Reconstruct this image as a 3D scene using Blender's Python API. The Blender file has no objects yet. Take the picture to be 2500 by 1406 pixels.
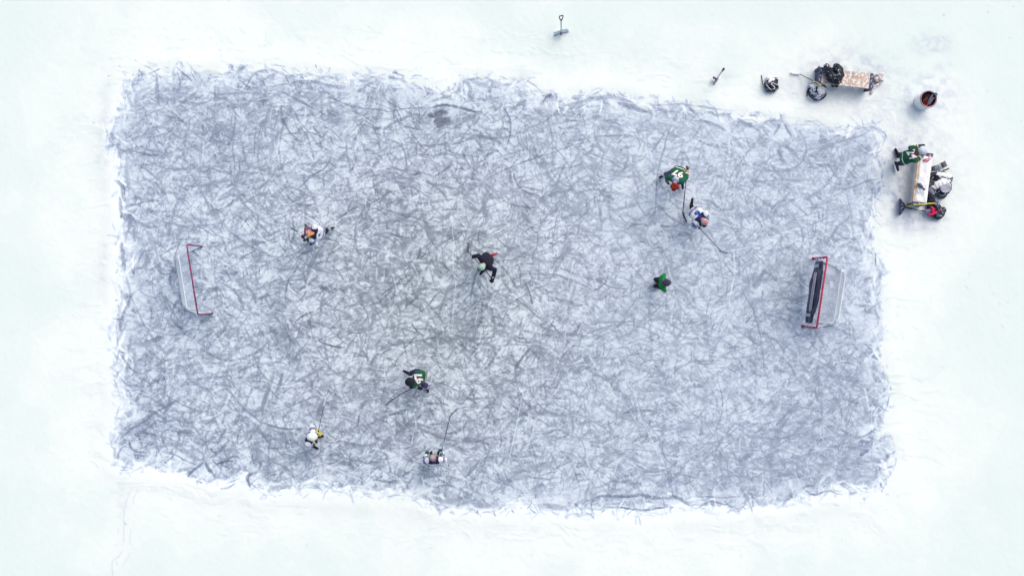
import bpy, bmesh, math, random
import numpy as np
from mathutils import Vector, Matrix, noise as mnoise
from mathutils.bvhtree import BVHTree

# ------------------------------------------------------------------ camera, sky, sun, exposure
SC = bpy.context.scene
COL = SC.collection
CAM_H = 27.0                      # drone height above the ice, metres
PXM = 90.0                        # photograph pixels (2500 wide) per metre on the ice
cam_d = bpy.data.cameras.new('drone_camera')
cam_d.sensor_width = 36.0
cam_d.lens = 36.0 * (CAM_H * PXM) / 2500.0
cam_d.clip_start = 0.5
cam_d.clip_end = 3000.0
cam = bpy.data.objects.new('drone_camera', cam_d)
cam.location = (0, 0, CAM_H)
COL.objects.link(cam)
SC.camera = cam

SUN_EL, SUN_AZ = math.radians(52), math.radians(35)
world = bpy.data.worlds.new('World')
SC.world = world
world.use_nodes = True
nt = world.node_tree
nt.nodes.clear()
sky = nt.nodes.new('ShaderNodeTexSky')
sky.sky_type = 'NISHITA'
sky.sun_disc = False
sky.sun_elevation = SUN_EL
sky.sun_rotation = SUN_AZ
sky.air_density = 1.0
sky.dust_density = 6.0
sky.ozone_density = 1.0
bg = nt.nodes.new('ShaderNodeBackground')
bg.inputs['Strength'].default_value = 0.145
wo = nt.nodes.new('ShaderNodeOutputWorld')
nt.links.new(sky.outputs[0], bg.inputs[0])
nt.links.new(bg.outputs[0], wo.inputs[0])

sun_d = bpy.data.lights.new('sun', 'SUN')
sun_d.energy = 0.6
sun_d.angle = math.radians(60)
sun_d.color = (1.0, 0.965, 0.92)
sun = bpy.data.objects.new('sun', sun_d)
sun.rotation_euler = (math.pi / 2 - SUN_EL, 0, math.pi - SUN_AZ)
COL.objects.link(sun)

SC.view_settings.view_transform = 'Standard'
SC.view_settings.look = 'None'
SC.view_settings.gamma = 1.0
SC.view_settings.exposure = 0.14
SC.cycles.max_bounces = 6

# ------------------------------------------------------------------ helpers
rng = np.random.default_rng(11)
random.seed(5)

def P(u, v, z=0.0):
    """a point of the place at height z, from where it stands in the photograph's plan"""
    k = (CAM_H - z) / CAM_H / PXM
    return Vector(((u - 1250.0) * k, (703.0 - v) * k, z))

def lin(c):
    c = np.asarray(c, dtype=float) / 255.0
    return np.where(c <= 0.04045, c / 12.92, ((c + 0.055) / 1.055) ** 2.4)

def rgb(*c):
    return tuple(float(x) for x in lin(c))

def tag(o, label=None, cat=None, group=None, kind=None):
    if label: o['label'] = label
    if cat: o['category'] = cat
    if group: o['group'] = group
    if kind: o['kind'] = kind
    return o

def empty(name, loc, label, cat, group=None, rz=0.0):
    o = bpy.data.objects.new(name, None)
    o.empty_display_size = 0.1
    o.location = loc
    o.rotation_euler = (0, 0, rz)
    COL.objects.link(o)
    return tag(o, label, cat, group)

def link(name, me, mat, parent=None, smooth=True):
    o = bpy.data.objects.new(name, me)
    if mat: me.materials.append(mat)
    if smooth:
        me.polygons.foreach_set('use_smooth', np.ones(len(me.polygons), dtype=bool))
    COL.objects.link(o)
    if parent is not None:
        o.parent = parent
        o.matrix_parent_inverse = parent_inv(parent)
    return o

def parent_inv(p):
    m = Matrix.LocRotScale(p.location, p.rotation_euler, p.scale)
    q = p.parent
    if q is not None:
        m = world_m(q) @ p.matrix_parent_inverse @ m
    return m.inverted()

def world_m(p):
    m = Matrix.LocRotScale(p.location, p.rotation_euler, p.scale)
    if p.parent is not None:
        m = world_m(p.parent) @ p.matrix_parent_inverse @ m
    return m

_mats = {}
def mat(name, color, rough=0.6, metal=0.0, noise=0.12, nscale=25.0, bump=0.15, bscale=60.0, snow=0.0, emit=None, attr=False, spec=0.4):
    """procedural material: base colour varied by noise, fine bump, optional dusting of snow"""
    if name in _mats: return _mats[name]
    m = bpy.data.materials.new(name); m.use_nodes = True
    t = m.node_tree; b = t.nodes['Principled BSDF']
    b.inputs['Roughness'].default_value = rough
    b.inputs['Metallic'].default_value = metal
    b.inputs['Specular IOR Level'].default_value = spec
    tc = t.nodes.new('ShaderNodeTexCoord')
    n = t.nodes.new('ShaderNodeTexNoise'); n.inputs['Scale'].default_value = nscale
    n.inputs['Detail'].default_value = 4
    t.links.new(tc.outputs['Object'], n.inputs['Vector'])
    if attr:
        a = t.nodes.new('ShaderNodeAttribute'); a.attribute_name = 'Col'; csrc = a.outputs['Color']
    else:
        a = t.nodes.new('ShaderNodeRGB'); a.outputs[0].default_value = (*color, 1); csrc = a.outputs[0]
    mr = t.nodes.new('ShaderNodeMapRange')
    mr.inputs['From Min'].default_value = 0.3; mr.inputs['From Max'].default_value = 0.7
    mr.inputs['To Min'].default_value = 1 - noise; mr.inputs['To Max'].default_value = 1 + noise
    t.links.new(n.outputs['Fac'], mr.inputs['Value'])
    mul = t.nodes.new('ShaderNodeVectorMath'); mul.operation = 'SCALE'
    t.links.new(csrc, mul.inputs[0]); t.links.new(mr.outputs[0], mul.inputs['Scale'])
    out = mul.outputs[0]
    if snow > 0:
        n2 = t.nodes.new('ShaderNodeTexNoise'); n2.inputs['Scale'].default_value = 14
        n2.inputs['Detail'].default_value = 6; n2.inputs['Roughness'].default_value = 0.7
        t.links.new(tc.outputs['Object'], n2.inputs['Vector'])
        mr2 = t.nodes.new('ShaderNodeMapRange')
        mr2.inputs['From Min'].default_value = 0.64 - snow * 0.3; mr2.inputs['From Max'].default_value = 0.72 - snow * 0.3
        t.links.new(n2.outputs['Fac'], mr2.inputs['Value'])
        mx = t.nodes.new('ShaderNodeMix'); mx.data_type = 'RGBA'
        t.links.new(mr2.outputs[0], mx.inputs['Factor'])
        t.links.new(out, mx.inputs['A']); mx.inputs['B'].default_value = (0.8, 0.83, 0.86, 1)
        out = mx.outputs['Result']
    t.links.new(out, b.inputs['Base Color'])
    if bump > 0:
        n3 = t.nodes.new('ShaderNodeTexNoise'); n3.inputs['Scale'].default_value = bscale
        n3.inputs['Detail'].default_value = 3
        t.links.new(tc.outputs['Object'], n3.inputs['Vector'])
        bp = t.nodes.new('ShaderNodeBump'); bp.inputs['Strength'].default_value = bump; bp.inputs['Distance'].default_value = 0.01
        t.links.new(n3.outputs['Fac'], bp.inputs['Height']); t.links.new(bp.outputs[0], b.inputs['Normal'])
    if emit:
        b.inputs['Emission Color'].default_value = (*emit[0], 1); b.inputs['Emission Strength'].default_value = emit[1]
    _mats[name] = m
    return m

# ------------------------------------------------------------------ the ice and the snow (one height field, two surfaces)
CELL = 1.08                                     # photograph pixels per cell of the ice = 12 mm
SUB = 2                                         # snow cells are twice that
U0, V0 = -86.4, -86.4                           # common origin of both grids
NXC, NYC = 1240, 732                            # snow cells
NX, NY = NXC * SUB, NYC * SUB

def smooth(a, b, x):
    t = np.clip((x - a) / (b - a), 0, 1)
    return t * t * (3 - 2 * t)

def vnoise(ny, nx, cx, cy=None, seed=0):
    """value noise in cells, smooth interpolated, 0..1"""
    cy = cy or cx
    r = np.random.default_rng(seed)
    gx = int(nx / cx) + 3; gy = int(ny / cy) + 3
    g = r.random((gy, gx)).astype(np.float32)
    x = np.arange(nx) / cx; y = np.arange(ny) / cy
    xi = x.astype(int); yi = y.astype(int)
    fx = (x - xi); fy = (y - yi)
    fx = (fx * fx * (3 - 2 * fx)).astype(np.float32); fy = (fy * fy * (3 - 2 * fy)).astype(np.float32)
    a = g[yi][:, xi] * (1 - fx) + g[yi][:, xi + 1] * fx
    b = g[yi + 1][:, xi] * (1 - fx) + g[yi + 1][:, xi + 1] * fx
    return a * (1 - fy)[:, None] + b * fy[:, None]

def fbm(ny, nx, c, octs=4, seed=0, gain=0.55):
    s = 0; w = 1; tot = 0
    for k in range(octs):
        s = s + vnoise(ny, nx, max(c / 2 ** k, 1.01), seed=seed + k * 7) * w
        tot += w; w *= gain
    return s / tot

OUT = [(272,345),(280,300),(300,290),(306,250),(316,215),(330,192),(400,178),(440,178),(490,186),(545,186),(590,168),(620,178),(690,178),(760,184),(830,200),
 (900,192),(960,186),(1000,205),(1060,220),(1105,236),(1132,200),(1200,200),(1270,198),(1300,222),(1345,236),(1365,255),(1410,246),(1480,236),(1560,250),
 (1680,266),(1760,280),(1850,290),(1900,302),(1960,306),(2010,312),(2060,322),(2100,306),(2140,312),(2150,340),(2151,400),(2146,440),(2143,470),(2128,500),
 (2112,540),(2112,570),(2122,600),(2135,640),(2148,700),(2145,770),(2142,840),(2146,890),(2165,925),(2174,960),(2155,1000),(2140,1040),(2120,1066),(2145,1074),(2174,1082),
 (2178,1120),(2160,1165),(2140,1190),(2100,1198),(2030,1196),(1990,1210),(1935,1216),(1900,1232),(1835,1218),(1805,1240),(1740,1242),(1650,1238),(1560,1246),
 (1450,1246),(1425,1246),(1310,1246),(1288,1232),(1265,1222),(1248,1243),(1170,1244),(1100,1240),(1060,1226),(1000,1206),(920,1205),(860,1200),(760,1190),
 (680,1196),(640,1200),(600,1160),(560,1172),(480,1165),(450,1150),(380,1140),(320,1140),(285,1122),(274,1090),(290,1040),(312,1000),(284,930),(300,880),(290,830),
 (288,790),(300,740),(294,680),(306,640),(300,570),(306,500),(292,450),(290,400)]

def sdist(U, V, poly):
    """signed distance to the outline, positive inside"""
    d = np.full(U.shape, 1e9, np.float32); ins = np.zeros(U.shape, bool)
    n = len(poly)
    for i in range(n):
        x0, y0 = poly[i]; x1, y1 = poly[(i + 1) % n]
        dx, dy = x1 - x0, y1 - y0
        t = np.clip(((U - x0) * dx + (V - y0) * dy) / (dx * dx + dy * dy), 0, 1)
        d = np.minimum(d, (U - x0 - t * dx) ** 2 + (V - y0 - t * dy) ** 2)
        if y0 != y1:
            c = (V > min(y0, y1)) & (V <= max(y0, y1)) & (U < x0 + (V - y0) / (y1 - y0) * dx)
            ins ^= c
    d = np.sqrt(d)
    return np.where(ins, d, -d)

def upsample(a, k):
    ny, nx = a.shape
    y = np.clip((np.arange(ny * k) + 0.5) / k - 0.5, 0, ny - 1.001); x = np.clip((np.arange(nx * k) + 0.5) / k - 0.5, 0, nx - 1.001)
    yi = y.astype(int); xi = x.astype(int); fy = (y - yi)[:, None].astype(np.float32); fx = (x - xi).astype(np.float32)
    r0 = a[yi]; r1 = a[yi + 1]
    r = r0 * (1 - fy) + r1 * fy
    return r[:, xi] * (1 - fx) + r[:, xi + 1] * fx

k8 = 4
cu = U0 + (np.arange(NX // k8) + 0.5) * CELL * k8
cv = V0 + (np.arange(NY // k8) + 0.5) * CELL * k8
CU, CV = np.meshgrid(cu.astype(np.float32), cv.astype(np.float32))
SD = upsample(sdist(CU, CV, OUT), k8).astype(np.float32)

# --- mean amount of bare ice over the rink: soft blobs (u, v, ru, rv, amount)
base = np.full(CU.shape, 0.33, np.float32)
for (bu, bv, ru, rv, am) in [(520,330,70,45,.30),(1085,290,45,32,.38),(1060,640,260,200,.08),(980,850,260,170,.06),(1700,950,420,200,.05),(1950,1120,230,110,.14),(2040,360,120,60,.13),
        (2060,980,110,130,.08),(900,1050,300,90,.10),(360,1130,160,70,-.08),(520,1180,260,36,-.20),(330,190,100,45,-.22),(600,195,300,20,-.08),(1000,215,200,30,-.12),
        (1240,240,130,35,-.12),(1650,330,260,45,-.10),(800,1190,260,26,-.16),(1560,760,230,170,-.05),(1400,560,200,160,-.03),(700,600,170,120,-.10),
        (350,900,70,200,-.04),(345,600,50,170,-.08),(1130,1228,120,22,.16),(1360,1232,60,16,.16),(1270,1225,26,20,-.3),(400,650,120,160,-.02),(1100,1160,90,26,.04),
        (1700,1225,160,22,-.05),(1850,1215,80,26,-.12),(700,330,200,110,.04),(2110,640,40,110,-.05),(1960,1010,90,90,.04),(1880,1160,180,60,.08),(450,410,150,90,.04)]:
    base += am * np.exp(-(((CU - bu) / ru) ** 2 + ((CV - bv) / rv) ** 2))
BASE = upsample(base, k8)
V = BASE + (fbm(NY, NX, 60, 5, 3) - 0.5) * 0.45
V = V.astype(np.float32)

def paint(cu_, cv_, R, a0, a1, w, target, op, hard=0.35, taper=0.5, streak=0.5, seed=0, grain=None):
    """one arc-shaped mark: centre of curvature, radius, angle range (all in photograph pixels)"""
    # bounding box from samples
    an = np.linspace(a0, a1, 9)
    xs = cu_ + R * np.cos(an); ys = cv_ + R * np.sin(an)
    pad = w + 2
    i0 = int((xs.min() - pad - U0) / CELL); i1 = int((xs.max() + pad - U0) / CELL) + 2
    j0 = int((ys.min() - pad - V0) / CELL); j1 = int((ys.max() + pad - V0) / CELL) + 2
    i0 = max(i0, 0); j0 = max(j0, 0); i1 = min(i1, NX); j1 = min(j1, NY)
    if i1 <= i0 or j1 <= j0: return
    uu = (U0 + (np.arange(i0, i1) + .5) * CELL - cu_)[None, :]; vv = (V0 + (np.arange(j0, j1) + .5) * CELL - cv_)[:, None]
    r = np.hypot(uu, vv)
    am = (a0 + a1) / 2
    ang = np.arctan2(vv, uu) - am
    ang = (ang + np.pi) % (2 * np.pi) - np.pi
    s = ang / ((a1 - a0) / 2)                       # -1..1 along
    t = (r - R)
    e1 = 1.6 + (seed % 7); sk = ((seed % 11) - 5) * .09        # blunt or pointed ends, fatter towards one side
    ww = w * 0.5 * np.clip((1 - np.abs(s) ** e1), 0, 1) ** taper * (1 + sk * s)
    if w > 3: ww = ww * (0.55 + 0.9 * WB[j0:j1, i0:i1])
    m = np.clip((ww - np.abs(t)) / max(w * 0.5 * hard, 0.7) + (0.35 if w < 4 else 0), 0, 1)
    m *= (np.abs(s) < 1)
    if streak > 0 and w > 3:
        lv = LINES[seed % 64]
        k = np.clip(((t / w + .5) * 47 + (seed * 13) % 60).astype(int), 0, 127)
        m = m * (1 - streak + streak * lv[k] * 1.4)
    if w > 3:
        m = m * GR[j0:j1, i0:i1]
    m = np.clip(m * op, 0, 1)
    V[j0:j1, i0:i1] += (target - V[j0:j1, i0:i1]) * m.astype(np.float32)

LINES = rng.random((64, 128))
WB = fbm(NY, NX, 16, 3, 91).astype(np.float32)
GR = np.clip(0.30 + fbm(NY, NX, 4, 2, 77) * 1.25 + (fbm(NY, NX, 22, 2, 57) - .5) * 1.1, 0, 1.2).astype(np.float32)

def arc_from(u, v, length, direction, R):
    """arc through (u,v) as its midpoint, R signed by side"""
    nx_, ny_ = -math.sin(direction), math.cos(direction)
    cu_, cv_ = u + nx_ * R, v + ny_ * R
    am = math.atan2(v - cv_, u - cu_)
    h = length / 2 / abs(R)
    return cu_, cv_, abs(R), am - h, am + h

PTS = None
def rand_pos(n, inside=4):
    out = []
    while len(out) < n:
        u = rng.uniform(262, 2185, n); v = rng.uniform(160, 1252, n)
        ii = ((u - U0) / CELL).astype(int); jj = ((v - V0) / CELL).astype(int)
        ok = SD[jj, ii] > inside
        out += list(zip(u[ok], v[ok]))
    return out[:n]

def direction_at(u, v):
    # skaters run mostly along the rink in the middle, every way near the ends
    if rng.random() < 0.45:
        return rng.normal(0.02, 0.55) + (math.pi / 2 if rng.random() < .12 else 0)
    return rng.uniform(0, math.pi)

def scatter(n, length, width, tgt, op, rad, inside=4, **kw):
    for (u, v) in rand_pos(n, inside):
        L = math.exp(rng.uniform(math.log(length[0]), math.log(length[1])))
        w = rng.uniform(*width)
        R = math.exp(rng.uniform(math.log(rad[0]), math.log(rad[1]))) * (1 if rng.random() < .5 else -1)
        L = min(L, abs(R) * 2.4)
        paint(*arc_from(u, v, L, direction_at(u, v), R), w, rng.uniform(*tgt), rng.uniform(*op), seed=int(rng.integers(1e6)), **kw)

# soft wide scrapes and powder first, then finer and finer marks over them
scatter(900, (40, 170), (9, 26), (.45, .80), (.25, .6), (90, 900), hard=.6, taper=.6, inside=8)
scatter(900, (30, 130), (8, 24), (.10, .32), (.25, .6), (80, 500), hard=.7, taper=.7)
scatter(3600, (18, 110), (4, 11), (.5, .85), (.3, .75), (40, 320), hard=.25, taper=.5, inside=6)
scatter(3200, (14, 70), (2.8, 9), (.06, .26), (.35, .8), (30, 260), hard=.5, taper=.7)
scatter(4200, (14, 80), (3.2, 7.5), (.58, .98), (.3, .8), (25, 220), hard=.4, taper=.6, inside=6)
scatter(8000, (7, 44), (1.4, 2.6), (.6, 1.05), (.25, .75), (20, 240), hard=.6, taper=.3, streak=0, inside=5)
scatter(6500, (6, 34), (1.4, 2.6), (.04, .24), (.2, .55), (20, 240), hard=.6, taper=.3, streak=0)
scatter(240, (80, 300), (1.6, 3.4), (.65, .95), (.35, .75), (100, 600), hard=.6, taper=.3, streak=0, inside=14)
scatter(70, (60, 300), (1.4, 2.4), (-.05, .1), (.3, .7), (200, 2500), hard=.6, taper=.3, streak=0, inside=14)

# loose shavings lie in patches, and nothing a skate cuts is perfectly smooth: bend the whole field a little
PW = smooth(.50, .66, fbm(NY, NX, 17, 4, 711)) * .5
V += ((.16 - V) * PW * (V > .16)).astype(np.float32)
PW = smooth(.56, .70, fbm(NY, NX, 13, 4, 811)) * .2
V += ((.72 - V) * PW * (V < .72)).astype(np.float32)
def warp(F, a1, c1, a2, c2, seed):
    dx = (vnoise(NY, NX, c1, seed=seed) - .5) * 2 * a1 + (vnoise(NY, NX, c2, seed=seed + 1) - .5) * 2 * a2
    dy = (vnoise(NY, NX, c1, seed=seed + 2) - .5) * 2 * a1 + (vnoise(NY, NX, c2, seed=seed + 3) - .5) * 2 * a2
    x = np.clip(np.arange(NX, dtype=np.float32)[None, :] + dx, 0, NX - 1.01); y = np.clip(np.arange(NY, dtype=np.float32)[:, None] + dy, 0, NY - 1.01)
    xi = x.astype(np.int32); yi = y.astype(np.int32); fx = (x - xi).astype(np.float32); fy = (y - yi).astype(np.float32)
    return ((F[yi, xi] * (1 - fx) + F[yi, xi + 1] * fx) * (1 - fy) + (F[yi + 1, xi] * (1 - fx) + F[yi + 1, xi + 1] * fx) * fy).astype(np.float32)
V = warp(V, .8, 5, 5, 45, 901)
scatter(7500, (8, 64), (1.3, 2.6), (.55, 1.0), (.3, .8), (30, 500), hard=.6, taper=.3, streak=0, inside=5)
scatter(160, (90, 320), (1.6, 3.6), (.6, .9), (.4, .8), (90, 700), hard=.6, taper=.3, streak=0, inside=14)
scatter(1500, (16, 100), (3.2, 8), (.55, .9), (.4, .85), (50, 420), hard=.3, taper=.5, inside=6)
scatter(750, (60, 210), (3.5, 8), (.6, .85), (.35, .7), (70, 380), hard=.3, taper=.28, inside=10)
for _ in range(420):                               # heavier, dirtier cuts around centre ice
    u, v = rng.normal(1050, 250), rng.normal(690, 230)
    ii = int((u - U0) / CELL); jj = int((v - V0) / CELL)
    if not (0 < ii < NX and 0 < jj < NY) or SD[jj, ii] < 15: continue
    R = math.exp(rng.uniform(math.log(50), math.log(350))) * (1 if rng.random() < .5 else -1)
    paint(*arc_from(u, v, min(rng.uniform(25, 110), abs(R) * 2), direction_at(u, v), R), rng.uniform(3, 7.5), rng.uniform(.7, 1.0), rng.uniform(.4, .8), hard=.3, taper=.4, seed=int(rng.integers(1e6)))
scatter(380, (34, 110), (6, 11), (.62, .82), (.4, .7), (60, 400), hard=.25, taper=.25, inside=6)
scatter(230, (120, 400), (3, 7.5), (.58, .8), (.4, .7), (90, 380), hard=.35, taper=.3, inside=16)
for (u, v) in rand_pos(1500, 4):                   # bold scrapes thicken towards the ends and edges of the rink
    j_, i_ = int((v - V0) / CELL), int((u - U0) / CELL)
    if rng.random() > (.9 if SD[j_, i_] < 110 else .10) * (1.25 if u < 900 else .6): continue
    R = math.exp(rng.uniform(math.log(50), math.log(400))) * (1 if rng.random() < .5 else -1)
    paint(*arc_from(u, v, min(rng.uniform(20, 90), abs(R) * 2), direction_at(u, v), R), rng.uniform(4.5, 12), rng.uniform(.62, .9), rng.uniform(.4, .75), hard=.25, taper=.3, seed=int(rng.integers(1e6)))
scatter(260, (20, 80), (4, 9), (.08, .2), (.3, .6), (50, 400), hard=.5, taper=.5, inside=4)
scatter(2600, (8, 60), (1.3, 2.2), (.02, .16), (.25, .55), (40, 500), hard=.6, taper=.3, streak=0)

# softer towards the right-hand half, where the ice is worn more evenly
KS = (.03 + .13 * smooth(1150, 1500, CU)).astype(np.float32)
V += ((BASE + .06 - V) * upsample(KS, k8)).astype(np.float32)

# --- the ragged border where the shovelled ice ends
NB = fbm(NY, NX, 26, 5, 201); NB2 = fbm(NY, NX, 90, 2, 231)
edge = SD + (NB - .5) * 46 + (NB2 - .5) * 12
E = smooth(-4, 6, edge)
dust = np.clip(1 - smooth(0, 75, SD), 0, 1) * smooth(.42, .62, fbm(NY, NX, 30, 4, 301)) * .7
V *= (E * (1 - dust * .75)).astype(np.float32)

def border_scatter(n, out, length, width, tgt, op):
    m = 0
    pts = [(OUT[i], OUT[(i + 1) % len(OUT)]) for i in range(len(OUT))]
    ln = np.array([math.hypot(b[0] - a[0], b[1] - a[1]) for a, b in pts]); ln /= ln.sum()
    for _ in range(n):
        a, b = pts[rng.choice(len(pts), p=ln)]
        t = rng.random(); ox, oy = rng.normal(0, out, 2)
        u = a[0] + (b[0] - a[0]) * t + ox; v = a[1] + (b[1] - a[1]) * t + oy
        R = math.exp(rng.uniform(math.log(25), math.log(300))) * (1 if rng.random() < .5 else -1)
        L = min(rng.uniform(*length), abs(R) * 2)
        paint(*arc_from(u, v, L, rng.uniform(0, math.pi) if rng.random() < .5 else math.atan2(b[1] - a[1], b[0] - a[0]) + rng.normal(0, .35), R), rng.uniform(*width), rng.uniform(*tgt), rng.uniform(*op), hard=.6, taper=.6, streak=.5, seed=int(rng.integers(1e6)))
border_scatter(800, 8, (8, 60), (4, 13), (.35, .85), (.3, .8))
border_scatter(700, 13, (10, 60), (4, 12), (-.02, .06), (.5, .95))
border_scatter(450, 8, (6, 36), (1.4, 3), (.4, .9), (.3, .8))

# --- marks one can point to in the photograph: (points, width, darkness, opacity)
def poly_mark(pts, w, target, op=.85, hard=.45, taper=.45, streak=.45):
    p = np.array(pts, float)
    # Catmull-Rom resample
    q = np.vstack([2 * p[0] - p[1], p, 2 * p[-1] - p[-2]])
    out = []
    for i in range(1, len(q) - 2):
        for t in np.linspace(0, 1, 9)[:-1]:
            out.append(.5 * ((2 * q[i]) + (-q[i-1] + q[i+1]) * t + (2*q[i-1] - 5*q[i] + 4*q[i+1] - q[i+2]) * t*t + (-q[i-1] + 3*q[i] - 3*q[i+1] + q[i+2]) * t**3))
    out.append(p[-1]); c = np.array(out)
    seg = np.hypot(*(c[1:] - c[:-1]).T); cum = np.concatenate([[0], np.cumsum(seg)]); L = cum[-1]
    pad = w + 3
    i0 = max(int((c[:, 0].min() - pad - U0) / CELL), 0); i1 = min(int((c[:, 0].max() + pad - U0) / CELL) + 2, NX)
    j0 = max(int((c[:, 1].min() - pad - V0) / CELL), 0); j1 = min(int((c[:, 1].max() + pad - V0) / CELL) + 2, NY)
    uu, vv = np.meshgrid(U0 + (np.arange(i0, i1) + .5) * CELL, V0 + (np.arange(j0, j1) + .5) * CELL)
    best = np.full(uu.shape, 1e9); S = np.zeros(uu.shape); T = np.zeros(uu.shape)
    for i in range(len(c) - 1):
        d = c[i + 1] - c[i]; l2 = d @ d + 1e-9
        t = np.clip(((uu - c[i, 0]) * d[0] + (vv - c[i, 1]) * d[1]) / l2, 0, 1)
        ex = uu - c[i, 0] - t * d[0]; ey = vv - c[i, 1] - t * d[1]
        dd = ex * ex + ey * ey
        k = dd < best
        best = np.where(k, dd, best); S = np.where(k, (cum[i] + t * seg[i]) / L, S)
        T = np.where(k, np.sign(ex * -d[1] + ey * d[0]) * np.sqrt(dd), T)
    s = S * 2 - 1
    ww = w * .5 * np.clip(1 - np.abs(s) ** 2.6, .02, 1) ** taper * (0.85 + .3 * NB[j0:j1, i0:i1])
    m = np.clip((ww - np.abs(T)) / max(w * .5 * hard, .7) + (.35 if w < 4 else 0), 0, 1)
    if w > 3:
        sd = int(abs(p[0, 0]) * 7) % 64
        k = np.clip(((T / w + .5) * 40 + 20).astype(int), 0, 127)
        m = m * (1 - streak + streak * LINES[sd][k] * 1.4) * np.clip(GR[j0:j1, i0:i1] + .1, 0, 1)
    m = np.clip(m * op, 0, 1)
    V[j0:j1, i0:i1] += ((target - V[j0:j1, i0:i1]) * m).astype(np.float32)

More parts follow.
